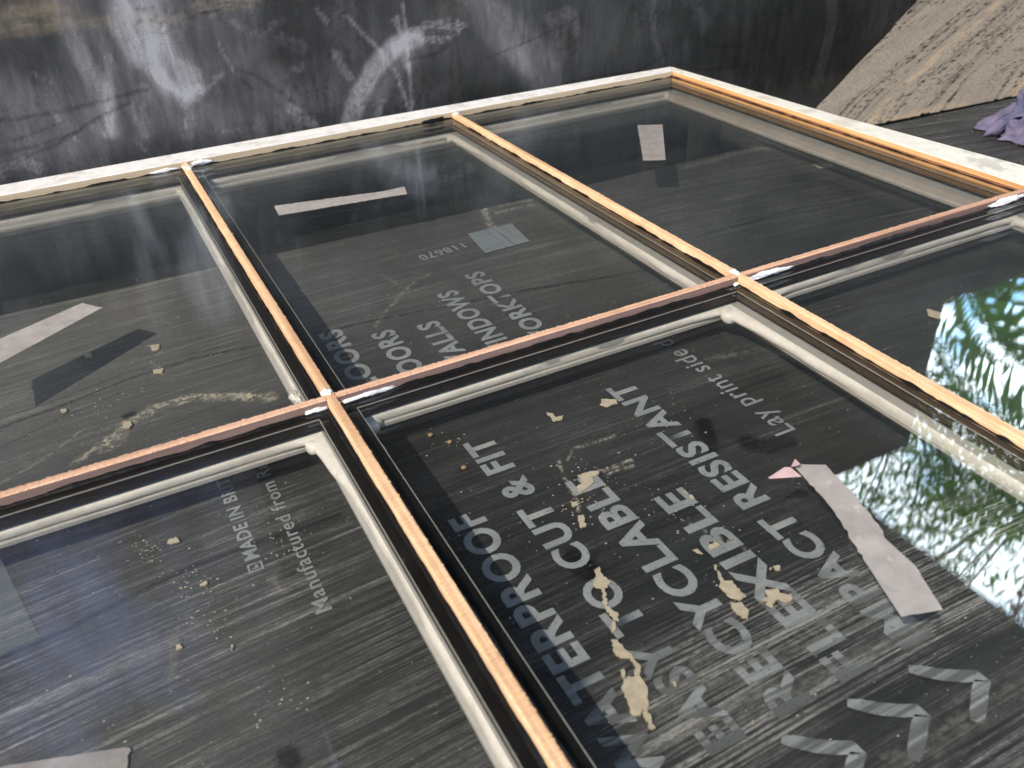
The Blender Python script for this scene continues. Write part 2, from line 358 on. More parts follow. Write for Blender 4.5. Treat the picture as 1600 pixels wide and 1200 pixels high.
# ------------------------------------------------------------------ dusty brown sheet leaning at the right
e0 = atz(1242, 219, ZB + 0.001); e1 = atz(1600, 147, ZB + 0.001); ed = (e1 - e0) / np.linalg.norm(e1 - e0)
cv = [e0, aty(1258, 195, e0[1] + 0.018), aty(1275, 168, e0[1] + 0.036), aty(1305, 138, e0[1] + 0.058), aty(1340, 100, e0[1] + 0.084), aty(1368, 72, e0[1] + 0.102), aty(1390, 50, e0[1] + 0.116), aty(1415, 22, e0[1] + 0.130), aty(1440, -5, e0[1] + 0.142), aty(1475, -50, e0[1] + 0.160), aty(1530, -120, e0[1] + 0.185)]
cv = np.array(cv); print('leaning left edge', cv.round(3).tolist())
sl_ = np.concatenate([[0], np.cumsum(np.linalg.norm(np.diff(cv, axis=0), axis=1))]); tt = sl_ / sl_[-1]; TT = np.linspace(0, 1, 300)
edge = np.stack([np.interp(TT, tt, cv[:, i]) for i in range(3)], 1)
for _ in range(60): edge[1:-1] = (edge[:-2] + edge[1:-1] * 2 + edge[2:]) / 4
us = np.linspace(0, 1, 560)
Q = edge[None] + ed[None, None] * (us[:, None, None] * 1.35)
Q[..., 1] += 0.006 * np.sin(us[:, None] * 7) * TT[None]
U = us[:, None] * 1.35 + 0 * TT[None]; Vv = TT[None] * sl_[-1] + 0 * us[:, None]
lean = U - Vv * 0.25      # streaks run down and lean
wob = (fbm(U * 3, Vv * 3, 2, 5) - 0.5) * 0.022 + (fbm(U * 60, Vv * 60, 2, 25) - 0.5) * 0.006
ln1 = fbm((lean + wob) * 55, Vv * 1.6, 3, 6); ln2 = fbm((lean + wob) * 190, Vv * 4, 3, 16)
dust = 0.76 + 0.35 * (fbm(U * 18, Vv * 18, 5, 2) - 0.5) - 0.24 * sstep(0.58, 0.72, ln1) - 0.22 * sstep(0.6, 0.75, ln2)
pale = sstep(0.60, 0.70, fbm((lean + wob * 1.3) * 22 + 2, Vv * 1.2, 3, 9)) * 0.55 * sstep(0.3, 0.6, fbm(U * 30, Vv * 30, 3, 19))
pale = pale + 0.5 * sstep(0.028, 0.0, Vv) * sstep(0.35, 0.55, fbm(U * 20, Vv * 20, 3, 29))
grit = sstep(0.58, 0.70, fbm(U * 160, Vv * 160, 3, 12)) * np.clip(sstep(0.52, 0.62, ln1) + sstep(0.52, 0.68, fbm(U * 9, Vv * 9, 3, 13)) * 0.6, 0, 1)
Q[..., 2] += 0.0015 * sstep(0.55, 0.7, ln1)
def dusty_mat():
    t = NT('mud_dusted_plastic')
    d = t.attr('dust'); p = t.attr('pale'); g = t.attr('grit'); n = t.noise(160, None, 5, 0.65)
    c = t.mix(t.math('MULTIPLY', d, t.rng(n, 0.3, 0.7, 0.75, 1.25), True), (0.06, 0.053, 0.047), (0.26, 0.222, 0.18))
    c = t.mix(p, c, (0.36, 0.27, 0.18)); c = t.mix(g, c, (0.035, 0.028, 0.025))
    t.bsdf(c, 0.85, t.bump(t.math('ADD', n, t.math('MULTIPLY', g, -1.0)), 0.7, 0.0015), 0.2); return t.m
me = grid_mesh('dusty_sheet', Q, {'dust': np.clip(dust, 0, 1), 'pale': pale, 'grit': grit})
o = link('leaning_sheet', me, dusty_mat(), label='curved plastic sheet coated in brown dust, leaning at the right', cat='plastic sheet')
md = o.modifiers.new('thickness', 'SOLIDIFY'); md.thickness = 0.004; md.offset = -1

# ------------------------------------------------------------------ printed board on the floor
bx0, bx1, by0 = -1.2, 2.3, -1.75
gx = np.concatenate([np.arange(bx0, -0.36, 0.02), np.arange(-0.36, 1.5, 0.0024), np.arange(1.5, bx1, 0.02)]); gy = np.concatenate([np.arange(by0, -1.12, 0.02), np.arange(-1.12, -0.12, 0.0024)])
KS = (0.37536 - ZB) / (0.37536 + 0.09)
def bX(x): return CAM_LOC[0] + (x - CAM_LOC[0]) * KS
def bY(y): return CAM_LOC[1] + (y - CAM_LOC[1]) * KS
_e = [atz(x, y, ZB) for x, y in ((-200, 538), (0, 493), (400, 403), (850, 305), (1220, 218), (1366, 199), (1600, 150), (1800, 110))]
def edge_y(x): return np.interp(x, [-3] + [q[0] for q in _e] + [4], [_e[1][1] - 0.02] + [q[1] for q in _e] + [_e[-1][1] - 0.05])
BX = np.repeat(gx[:, None], len(gy), 1); BY = np.repeat(gy[None], len(gx), 0)
tY = (BY - by0) / (gy[-1] - by0)
BY = by0 + tY * (edge_y(BX) - by0)
BZ = ZB + 0.0012 * (fbm(BX * 2, BY * 2, 2, 2) - 0.5)
def bp(*L): return [tuple(atz(x, y, ZB)[:2]) for x, y in L]
BYw, BXw = BY, BX
BX = CAM_LOC[0] + (BXw - CAM_LOC[0]) / KS; BY = CAM_LOC[1] + (BYw - CAM_LOC[1]) / KS
cur = BY - 0.05 * (BX - 0.3) * 0.0 + 0.10 * (BX - 0.25) ** 2          # arcs bulging away from the viewer
st = fbm(BX * 2.2, cur * 190, 4, 5)
st2 = fbm(BX * 5, cur * 420, 3, 15)
zone = np.clip(0.35 + sstep(-0.55, -0.75, BY) * sstep(0.06, -0.05, BX) * 0.9
               + sstep(-0.90, -0.965, BY) * sstep(0.05, 0.12, BX) * 3.4 * sstep(-1.03, -1.005, BY)
               + sstep(-1.03, -1.08, BY) * 1.3 + sstep(-0.6, -0.3, BY) * 0.35, 0, 3.4)
S = zone
dust_haze = 0.012 + 0.055 * sstep(0.35, 0.7, fbm(BX * 4, BY * 5, 4, 7)) + 0.17 * sstep(-0.62, -0.35, BY) * sstep(1.1, 0.1, BX) + 0.11 * sstep(0.1, -0.15, BX)  # last term also paints in the pale reflected haze at the left
BX, BY = BXw, BYw
dk = np.zeros(BX.shape); sc = np.zeros(BX.shape)
def arcline(L, wd, it, rg=0.4): return stroke(BX, BY, bp(*L), wd, it, rg, along=6, seed=int(L[0][0] + L[0][1]))
for L, wd, it in (([(-60, 690), (0, 668), (100, 632), (200, 592), (300, 560), (410, 538), (560, 505), (700, 478), (830, 452), (960, 430), (1060, 415)], 0.0025, 0.8),
                  ([(-60, 676), (0, 656), (100, 620), (200, 582), (300, 552), (410, 530)], 0.0015, 0.6), ([(560, 500), (700, 470), (960, 432)], 0.0015, 0.6),
                  ([(0, 700), (100, 650), (200, 610), (410, 552)], 0.0018, 0.5),
                  ([(-40, 1045), (0, 1028), (100, 985), (200, 935), (300, 885), (400, 850), (530, 805)], 0.0035, 0.9), ([(0, 1050), (200, 960), (400, 870)], 0.0016, 0.5),
                  ([(640, 790), (760, 740), (900, 690), (1060, 650), (1180, 600), (1300, 560)], 0.003, 0.5), ([(1090, 370), (1250, 325), (1420, 300)], 0.003, 0.7), ([(1100, 365), (1180, 345), (1300, 312)], 0.002, 0.5)):
    dk += arcline(L, wd, it)
for L, wd, it, rg in (([(120, 722), (150, 700), (172, 685)], 0.006, 0.7, 0.95), ([(170, 700), (200, 660), (240, 640), (300, 622), (380, 618), (420, 622)], 0.009, 0.75, 1.0),
                      ([(235, 635), (300, 618), (400, 620)], 0.004, 0.6, 0.9), ([(0, 755), (70, 715), (130, 670)], 0.003, 0.35, 0.9), ([(585, 510), (600, 490), (640, 445), (675, 425)], 0.003, 0.45, 0.9),
                      ([(600, 430), (640, 455)], 0.003, 0.3, 0.9), ([(755, 322), (762, 345), (770, 355)], 0.006, 0.9, 0.7), ([(775, 332), (830, 320)], 0.003, 0.8, 0.7), ([(780, 322), (830, 312)], 0.003, 0.9, 0.9),
                      ([(1070, 262), (1150, 240), (1230, 222)], 0.010, 0.35, 0.8), ([(1180, 232), (1262, 235)], 0.012, 0.4, 1.0), ([(435, 380), (640, 340), (850, 300)], 0.0035, 0.35, 0.5),
                      ([(0, 495), (200, 452), (345, 418)], 0.003, 0.4, 0.5),
                      ([(232, 540), (250, 550)], 0.003, 0.5, 0.9), ([(235, 565), (250, 575)], 0.002, 0.6, 0.9), ([(238, 580), (255, 585)], 0.002, 0.7, 0.9),
                      ([(900, 700), (960, 680)], 0.0015, 0.9, 0.7), ([(945, 735), (985, 720)], 0.0025, 0.8, 1.0), ([(945, 742), (990, 728)], 0.0015, 0.8, 0.8), ([(872, 715), (882, 745), (900, 780), (905, 800)], 0.0015, 0.8, 1.0),
                      ([(895, 700), (885, 720)], 0.001, 0.9, 0.5), ([(1060, 810), (1170, 860)], 0.0008, 0.5, 0.5), ([(1110, 560), (1200, 545), (1240, 560)], 0.006, 0.2, 0.9),
                      ([(1395, 1190), (1500, 1120), (1600, 1060)], 0.012, 0.12, 1.0), ([(265, 1060), (275, 985)], 0.004, 0.2, 0.6), ([(425, 905), (430, 920)], 0.005, 0.25, 0.6),
                      ([(360, 520), (460, 500), (520, 470)], 0.02, 0.08, 0.9), ([(1000, 1110), (1200, 1020), (1420, 930)], 0.010, 0.12, 0.95), ([(1040, 1060), (1160, 1010), (1300, 960)], 0.006, 0.12, 0.95),
                      ([(1060, 1150), (1300, 1050), (1440, 985)], 0.008, 0.12, 0.95)):
    sc += stroke(BX, BY, bp(*L), wd, it, rg, along=2.0, seed=int(wd * 3333 + L[0][0]))
wet = sum(stroke(BX, BY, bp(*L), wd, 1.0, 0.1, seed=3) for L, wd in (([(196, 650), (206, 646)], 0.006), ([(448, 1180), (455, 1190)], 0.009), ([(1100, 660), (1110, 700)], 0.010), ([(1170, 690), (1200, 700), (1230, 690)], 0.013), ([(900, 870), (915, 890)], 0.014)))
def board_mat():
    t = NT('brushed_black_board')
    s = t.attr('streak'); d = t.attr('dust'); k = t.attr('dark'); m = t.attr('mark'); wt = t.attr('wet')
    f = t.noise(1, t.mapn(scale=(14, 520, 1)), 5, 0.7, 0.3); f2 = t.noise(700, None, 2); sp = t.rng(t.noise(330, None, 1), 0.76, 0.79)
    # brush lines: gentle arcs
    q = t.sep(); dx = t.math('ADD', q[0], -0.25); cu = t.math('ADD', q[1], t.math('MULTIPLY', t.math('MULTIPLY', dx, dx), 0.12))
    def lines(ax, ay, det, lo, hi, dist=0.0):
        cb = t.n('ShaderNodeCombineXYZ'); t.put(cb.inputs[0], t.math('MULTIPLY', q[0], ax)); t.put(cb.inputs[1], t.math('MULTIPLY', cu, ay))
        return t.rng(t.noise(1.0, cb.outputs[0], det, 0.6, dist), lo, hi)
    la = lines(1.6, 105, 5, 0.44, 0.64, 0.3); lb = lines(7.0, 520, 4, 0.42, 0.62); lc = lines(14, 900, 2, 0.35, 0.7)
    lin = t.math('MULTIPLY', t.math('ADD', t.math('MULTIPLY', la, lb), t.math('MULTIPLY', lb, 0.35)), t.math('ADD', t.math('MULTIPLY', lc, 0.7), 0.45))
    brk = t.rng(t.noise(240, t.mapn(scale=(0.6, 1.6, 1)), 4, 0.75), 0.36, 0.6, 0.3, 1.2); brk = t.math('MULTIPLY', brk, t.rng(t.noise(14, None, 4, 0.6), 0.35, 0.62, 0.4, 1.15))
    s = t.math('MULTIPLY', t.math('MULTIPLY', s, lin), brk)
    base = (0.0095, 0.0105, 0.0105)
    dd = t.math('MULTIPLY', t.math('ADD', d, t.math('MULTIPLY', s, 0.58)), t.math('MULTIPLY', t.rng(f, 0.3, 0.7, 0.6, 1.4), t.rng(f2, 0.3, 0.7, 0.7, 1.3)), True)
    c = t.mix(dd, base, (0.34, 0.325, 0.305)); c = t.mix(t.math('MULTIPLY', m, t.rng(t.noise(210, None, 4, 0.7), 0.44, 0.56, 0.12, 1.15), True), c, (0.48, 0.43, 0.33))
    c = t.mix(t.math('MULTIPLY', k, 0.85, True), c, (0.007, 0.007, 0.008)); c = t.mix(t.math('MULTIPLY', sp, 0.5), c, (0.5, 0.48, 0.42))
    c = t.mix(t.math('MULTIPLY', wt, 0.8, True), c, (0.006, 0.006, 0.006))
    r = t.math('SUBTRACT', t.rng(f, 0.3, 0.7, 0.45, 0.65), t.math('MULTIPLY', wt, 0.3))
    t.bsdf(c, r, t.bump(t.math('SUBTRACT', t.math('ADD', f, s), k), 0.35, 0.0008), 0.35); return t.m
board = empty('printed_board', (0.3, -0.6, ZB - 0.004), label='black recycled plastic board printed with grey words, lying under the window frame', cat='board')
me = grid_mesh('board_panel', np.stack([BX, BY, BZ], -1), {'streak': S, 'dust': dust_haze, 'dark': dk, 'mark': sc, 'wet': wet})
M_board = board_mat()
pn = link('panel', me, M_board, board)
md = pn.modifiers.new('thickness', 'SOLIDIFY'); md.thickness = 0.004; md.offset = -1

# lettering -----------------------------------------------------------
def print_mat():
    t = NT('worn_grey_print')
    f = t.noise(1, t.mapn(scale=(14, 520, 1)), 5, 0.7, 0.3); f2 = t.noise(450, None, 3); n = t.noise(40, None, 4)
    y = t.sep()[1]; near = t.math('MULTIPLY', t.rng(y, -0.925, -0.97), t.rng(t.noise(1, t.mapn(scale=(4, 130, 1)), 3), 0.44, 0.54))
    c = t.mix(t.rng(n, 0.3, 0.7), (0.33, 0.345, 0.345), (0.23, 0.245, 0.245))
    c = t.mix(t.rng(f, 0.55, 0.75, 0, 0.45), c, (0.10, 0.10, 0.095)); c = t.mix(t.rng(f2, 0.62, 0.7, 0, 0.7), c, (0.03, 0.03, 0.03))
    c = t.mix(t.math('MULTIPLY', near, 0.65), c, (0.035, 0.033, 0.03))
    t.bsdf(c, 0.6, None, 0.3); return t.m
M_print = print_mat()
def zsurf(x, y): return ZB + 0.0012 * (fbm(np.array([x * 2.0]), np.array([y * 2.0]), 2, 2)[0] - 0.5)
def text_mesh(s, bold=0.02, space=1.0):
    c = bpy.data.curves.new('t', 'FONT'); c.body = s; c.offset = bold; c.space_character = space; c.resolution_u = 4
    o = bpy.data.objects.new('t', c); COL.objects.link(o)
    dg = bpy.context.evaluated_depsgraph_get(); dg.update()
    me = bpy.data.meshes.new_from_object(o.evaluated_get(dg))
    bpy.data.objects.remove(o); bpy.data.curves.remove(c)
    return me
def print_line(s, base, start, end, cap, mode='up', bold=0.025, caph=None, lab=None, mat=None, parent=None, dz=0.0007):
    """mode up: reads away from the viewer (+Y), letter tops to -X. mode flip: reads to -X, tops to the viewer"""
    me = text_mesh(s, bold, 1.10)
    n = len(me.vertices); a = np.zeros(n * 3); me.vertices.foreach_get('co', a); a = a.reshape(-1, 3)
    H = text_mesh('H', bold); b = np.zeros(len(H.vertices) * 3); H.vertices.foreach_get('co', b); b = b.reshape(-1, 3)
    hy0, hy1 = b[:, 1].min(), b[:, 1].max(); bpy.data.meshes.remove(H)
    x0, x1 = a[:, 0].min(), a[:, 0].max()
    u = (a[:, 0] - x0) / (x1 - x0); v = (a[:, 1] - hy0) / (hy1 - hy0)
    if mode == 'up':
        X = base + (cap - base) * v; Y = start + (end - start) * u
    else:
        (sx, sy), (ex, ey), (tx, ty) = start, end, cap      # baseline start, baseline end, cap vector
        X = sx + (ex - sx) * u + tx * v; Y = sy + (ey - sy) * u + ty * v
    X = bX(X); Y = bY(Y); Z = np.array([zsurf(x, y) for x, y in zip(X, Y)]) + dz
    me.vertices.foreach_set('co', np.stack([X, Y, Z], -1).reshape(-1)); me.update()
    me.materials.clear()
    return link('lettering', me, mat or M_print, parent or board, label=lab)
for s, b_, c_, st_, en_ in (('WATERPROOF', .0835, .0555, -1.007, -.741), ('EASY TO CUT & FIT', .1345, .1075, -1.007, -.655), ('RECYCLABLE', .1875, .1590, -1.006, -.747),
                            ('FLEXIBLE', .2390, .2105, -1.006, -.800), ('IMPACT RESISTANT', .2910, .2635, -1.006, -.645),
                            ('FLOORS', .0790, .0535, -.545, -.388), ('DOORS', .1290, .1030, -.545, -.420), ('WALLS', .1790, .1535, -.545, -.428),
                            ('WINDOWS', .2280, .2025, -.545, -.370), ('WORKTOPS', .2760, .2515, -.545, -.340)):
    print_line(s, b_, st_, en_, c_, bold=0.034, lab='grey printed line reading "%s"' % s)
print_line('Lay print side down', .3730, -.786, -.545, .3510, bold=0.008, lab='small slanting line reading "Lay print side down"')
print_line('MADE IN BRITAIN', -.0860, -.706, -.565, -.0975, bold=0.03, lab='small bold line reading "MADE IN BRITAIN"')
print_line('Manufactured from Recycled', -.0530, -.785, -.535, -.0650, bold=0.012, lab='small line reading "Manufactured from Recycled"')
print_line('118670', 0, (.289, -.250), (.224, -.257), (.002, -.017), mode='flip', bold=0.02, lab='number 118670 printed upside down')
def flat_poly(name, pts, dz, mat, parent, lab=None, thick=0.0):
    bm = bmesh.new(); vs = [bm.verts.new((bX(x), bY(y), ZB + dz)) for x, y in pts]; f = bm.faces.new(vs)
    if thick:
        r = bmesh.ops.extrude_face_region(bm, geom=[f]); bmesh.ops.translate(bm, verts=[g for g in r['geom'] if isinstance(g, bmesh.types.BMVert)], vec=(0, 0, thick))
    return link(name, bm_mesh(name, bm), mat, parent, label=lab)
# logo box before MADE IN BRITAIN
bm = bmesh.new()
for x0, x1, y0, y1 in ((-.0975, -.0860, -.721, -.7195), (-.0975, -.0860, -.7125, -.711), (-.0975, -.0958, -.7195, -.7125), (-.0877, -.0860, -.7195, -.7125), (-.0945, -.0895, -.7175, -.7160), (-.0920, -.0895, -.7160, -.7140)):
    vs = [bm.verts.new((bX(x), bY(y), ZB + 0.0009)) for x, y in ((x0, y0), (x1, y0), (x1, y1), (x0, y1))]; bm.faces.new(vs)
link('logo', bm_mesh('logo', bm), M_print, board, label='small outlined box mark before the words MADE IN BRITAIN')
# three curved arrow chevrons
def thick_line(pts, wds):
    L = []; R = []
    for i, p in enumerate(pts):
        a = pts[max(i - 1, 0)]; b = pts[min(i + 1, len(pts) - 1)]; d = np.array(b) - np.array(a); d = d / np.linalg.norm(d); n = np.array([-d[1], d[0]])
        L.append(tuple(np.array(p) + n * wds[i] / 2)); R.append(tuple(np.array(p) - n * wds[i] / 2))
    return L + R[::-1]
for i in range(4):
    ox = 0.2905 - 0.052 * i
    ctl = [(-.036, .0265), (-.030, .0210), (-.022, .0135), (-.012, .0065), (-.0035, .0022), (-.0035, -.0020), (-.010, -.0055), (-.018, -.0110), (-.026, -.0165), (-.032, -.0205)]
    q = thick_line([(ox + x, -1.0445 + y) for x, y in ctl], [.0062, .0090, .0096, .0096, .0092, .0092, .0096, .0096, .0090, .0066])
    bm = bmesh.new(); nq = len(q) // 2; L_ = [bm.verts.new((bX(x), bY(y), ZB + 0.0010)) for x, y in q[:nq]]; R_ = [bm.verts.new((bX(x), bY(y), ZB + 0.0010)) for x, y in q[nq:][::-1]]
    for k in range(nq - 1): bm.faces.new((L_[k], L_[k + 1], R_[k + 1], R_[k]))
    link('chevron', bm_mesh('chevron', bm), M_print, board)
# paper label
def paper_mat():
    t = NT('faded_label'); v = t.sep(); 
    ln = t.noise(1, t.mapn(scale=(900, 6, 1), rot=(0, 0, 0)), 2, 0.5); hv = t.noise(1, t.mapn(scale=(170, 5, 1)), 1, 0.5)
    c = t.mix(t.rng(t.noise(50, None, 4), 0.3, 0.7), (0.27, 0.30, 0.32), (0.22, 0.245, 0.26))
    c = t.mix(t.rng(ln, 0.53, 0.6, 0, 0.55), c, (0.09, 0.10, 0.11)); c = t.mix(t.rng(hv, 0.64, 0.67, 0, 0.8), c, (0.03, 0.035, 0.04))
    t.bsdf(c, 0.5); return t.m
flat_poly('label', [(.302, -.298), (.3675, -.296), (.375, -.229), (.309, -.229)], 0.0009, paper_mat(), board, 'faded grey paper label with columns of fine print', 0.0002)

# dried plaster splashes on the board ----------------------------------
M_plaster = simple('dried_plaster', (0.60, 0.50, 0.36), 0.9, 0.25, 200, 0.7)
def splash(pts_px, thick=0.0012, name='plaster_splash', mat=None, jag=0.0008, seed=0):
    rr = random.Random(seed); P = [np.array(atz(x, y, ZB)[:2]) for x, y in pts_px]; out = []
    for i in range(len(P)):
        a, b = P[i], P[(i + 1) % len(P)]; n = max(2, int(np.linalg.norm(b - a) / 0.0014))
        for k in range(n):
            q = a + (b - a) * k / n; out.append((q[0] + rr.uniform(-jag, jag), q[1] + rr.uniform(-jag, jag)))
    bm = bmesh.new(); vs = [bm.verts.new((x, y, zsurf(x, y) + 0.0010)) for x, y in out]
    f = bm.faces.new(vs); bmesh.ops.triangulate(bm, faces=[f])
    r = bmesh.ops.extrude_face_region(bm, geom=bm.faces[:]); tv = [g for g in r['geom'] if isinstance(g, bmesh.types.BMVert)]
    c = sum((v.co for v in tv), Vector()) / len(tv)
    for v in tv: v.co.z += thick; v.co.x += (c.x - v.co.x) * 0.04; v.co.y += (c.y - v.co.y) * 0.04
    return link(name, bm_mesh(name, bm), mat or M_plaster, board)
def Z(a, b): return (880 + a * 0.375, 700 + b * 0.375)     # coordinates read off an enlarged crop
for i, q in enumerate((
    [Z(128, 515), Z(150, 500), Z(160, 535), Z(190, 560), Z(200, 572), Z(175, 588), Z(140, 590), Z(124, 570), Z(135, 545)],
    [Z(160, 590), Z(172, 590), Z(185, 665), Z(230, 700), Z(228, 728), Z(210, 722), Z(200, 705), Z(178, 680), Z(165, 640)],
    [Z(203, 725), Z(215, 730), Z(220, 770), Z(202, 775)],
    [Z(200, 800), Z(225, 800), Z(250, 840), Z(285, 865), Z(300, 895), Z(322, 910), Z(318, 950), Z(350, 1010), Z(358, 1070), Z(330, 1110), Z(290, 1118), Z(270, 1070), Z(245, 1010), Z(250, 965), Z(296, 960), Z(298, 915), Z(275, 880), Z(235, 882), Z(208, 855)],
    [Z(238, 930), Z(252, 925), Z(258, 960), Z(246, 970)], [Z(330, 1110), Z(352, 1100), Z(380, 1170), Z(365, 1178)],
    [Z(640, 518), Z(655, 525), Z(665, 560), Z(700, 562), Z(735, 600), Z(762, 628), Z(730, 640), Z(690, 625), Z(655, 590)], [Z(628, 492), Z(640, 495), Z(642, 512), Z(632, 512)],
    [Z(698, 652), Z(745, 650), Z(778, 690), Z(768, 722), Z(735, 705), Z(712, 688)],
    [Z(838, 600), Z(890, 592), Z(905, 615), Z(950, 620), Z(960, 640), Z(925, 650), Z(890, 635), Z(868, 668), Z(845, 660), Z(850, 640), Z(815, 655), Z(820, 645), Z(850, 628)],
    [Z(872, 500), Z(900, 498), Z(905, 512), Z(885, 518)], [Z(858, 630 - 120), Z(870, 505), Z(868, 514)],
    [Z(60, 120), Z(100, 108), Z(150, 98), Z(150, 115), Z(120, 125), Z(128, 150), Z(105, 170), Z(75, 195), Z(58, 170), Z(85, 150)],
    [Z(525, 205), Z(540, 203), Z(544, 215), Z(530, 218)], [Z(505, 182), Z(522, 200), Z(518, 202)],
    [Z(600, 410), Z(640, 400), Z(655, 415), Z(610, 430)], [Z(540, 432), Z(560, 428), Z(580, 445), Z(565, 448)],
    [Z(62, 290), Z(85, 285), Z(95, 330), Z(75, 340)], [Z(35, 232), Z(60, 230), Z(62, 248), Z(38, 250)],
    [Z(455, 985), Z(470, 980), Z(470, 1000)], [Z(783, 1143), Z(795, 1145), Z(793, 1156), Z(785, 1153)],
    [(940, 626), (962, 626), (965, 632), (945, 638), (938, 634)], [(853, 646), (862, 648), (868, 655), (862, 657)], [(862, 656), (880, 651), (878, 658), (864, 660)],
    [(193, 662), (205, 660), (207, 668), (198, 673), (192, 669)], [(385, 619), (392, 616), (396, 622), (388, 627)], [(262, 848), (275, 842), (280, 848), (270, 852), (264, 852)],
    [(275, 1012), (283, 1008), (285, 1014), (277, 1020)], [(314, 915), (324, 910), (326, 914), (316, 920)], [(362, 1010), (366, 1012), (365, 1018), (361, 1016)],
    [(133, 555), (142, 553), (144, 560), (135, 562)], [(96, 642), (104, 640), (106, 645), (98, 647)], [(236, 542), (250, 540), (248, 547), (238, 550)], [(240, 580), (256, 578), (254, 585), (242, 586)],
    [(1448, 485), (1475, 492), (1480, 497), (1465, 500), (1450, 494)], [(1270, 258), (1300, 258), (1302, 262), (1280, 264)])):
    splash(q, seed=i)
# loose crumbs: one object, nobody could count them
bm = bmesh.new()
def crumb(bm, x, y, s, h):
    a = random.uniform(0, 6.28); z = zsurf(x, y) + 0.0006; k = []
    for i in range(4):
        r = s * random.uniform(0.6, 1.2); k.append(bm.verts.new((x + r * math.cos(a + i * 1.57) * 1.3, y + r * math.sin(a + i * 1.57) * 0.8, z)))
    t = bm.verts.new((x, y, z + h)); bm.faces.new(k)
    for i in range(4): bm.faces.new((k[i], k[(i + 1) % 4], t))
for _ in range(900): crumb(bm, random.uniform(-0.35, 1.15), random.uniform(-1.1, -0.15), random.choice((0.0003, 0.0004, 0.0005, 0.0009)), 0.0005)
for cx, cy, n, sp in ((230, 860, 40, 18), (300, 910, 40, 22), (320, 970, 25, 22), (440, 850, 22, 25), (900, 790, 40, 25), (930, 740, 30, 25), (1040, 660, 20, 30), (700, 690, 12, 20), (1060, 830, 30, 60), (160, 640, 30, 40), (430, 1100, 20, 40)):
    for _ in range(n):
        p = atz(random.gauss(cx, sp), random.gauss(cy, sp * 0.6), ZB); crumb(bm, p[0], p[1], random.uniform(0.0003, 0.0010), 0.0006)
props(link('crumbs', bm_mesh('crumbs', bm), simple('crumb', (0.62, 0.55, 0.42), 0.9, 0.3, 300), None), kind='stuff', label='pale crumbs of plaster and sawdust scattered over the black board', cat='crumbs')
# three small brown pellets
for i, (x, y) in enumerate(((673, 683), (703, 694), (725, 734))):
    p = atz(x, y, ZB); bm = bmesh.new(); bmesh.ops.create_icosphere(bm, subdivisions=2, radius=0.0021)
    for v in bm.verts: v.co = Vector((v.co.x * 1.1, v.co.y, v.co.z * 0.8)) + Vector((p[0], p[1], ZB + 0.0024))
    o = link('seed', bm_mesh('seed', bm), simple('brown_seed', (0.42, 0.28, 0.14), 0.6), None, True)
    props(o, 'small brown seed on the board %s' % ('nearest the sash bar corner, first of the three', 'in the middle of the three seeds', 'nearest the letters T and F, last of the three')[i], 'seed', 'seeds in the shade of the sash bar')

# ------------------------------------------------------------------ window sash lying flat
GZ = -0.0075      # top surface of the glass
sash = empty('window_sash', (0.2, -0.65, -0.052), label='large wooden window sash with six glass panes lying flat over the black board', cat='window')
XB = [(-0.4085, -0.4005), (-0.0040, 0.0040), (0.4020, 0.4100)]            # vertical bars
YH = (-0.6600, -0.6527)                                                    # cross bar
XL, XR = -0.8130, 0.8150; YT, YN = 0.0165, -1.3300
ZR = 0.0018                                                               # top of stiles and rails
def bar(name, x0, x1, y0, y1, mat, axis, rough_top=0.00028, seed=1, z1=0.0, side_mat=None):
    """sawn bar with slightly torn top arrises"""
    rr = random.Random(seed); V = []; F = []; L = (y1 - y0) if axis == 'y' else (x1 - x0); n = int(L / 0.0016)
    for i in range(n + 1):
        t = i / n; j = [rr.gauss(0, 1) * rough_top for _ in range(4)]
        if rr.random() < 0.08: j[1] += rr.uniform(0.0003, 0.0010) 
        if rr.random() < 0.06: j[0] -= rr.uniform(0.0004, 0.0011)
        w0, w1 = ((x0, x1) if axis == 'y' else (y0, y1))
        ring = [(w0, GZ - 0.002), (w0, z1 - 0.0008), (w0 + 0.0007 + j[0], z1 + j[2] * 0.4), (w1 - 0.0007 + j[1], z1 + j[3] * 0.4), (w1, z1 - 0.0008), (w1, GZ - 0.002)]
        for a, z in ring: V.append((a, y0 + t * L, z) if axis == 'y' else (x0 + t * L, a, z))
    for i in range(n):
        for k in range(5):
            a = i * 6 + k; F.append((a, a + 1, a + 7, a + 6))
    F.append(tuple(range(6))); F.append(tuple(range(n * 6 + 5, n * 6 - 1, -1)))
    me = mesh(name, V, F); me.materials.append(mat)
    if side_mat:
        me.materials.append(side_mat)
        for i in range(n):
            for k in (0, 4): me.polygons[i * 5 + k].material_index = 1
    bm = bmesh.new(); bm.from_mesh(me); bmesh.ops.recalc_face_normals(bm, faces=bm.faces); bm.to_mesh(me); bm.free()
    return link(name, me, None, sash)
for i, (a, b) in enumerate(XB): bar('glazing_bar', a, b, YN, YT, M_top, 'y', seed=i + 3)
xs_ = [(XL, XB[0][0]), (XB[0][1], XB[1][0]), (XB[1][1], XB[2][0]), (XB[2][1], XR)]
for i, (a, b) in enumerate(xs_): bar('cross_bar', a + 0.0004, b - 0.0004, YH[0], YH[1], M_topx, 'x', seed=i + 13, side_mat=M_pink, z1=0.0004)
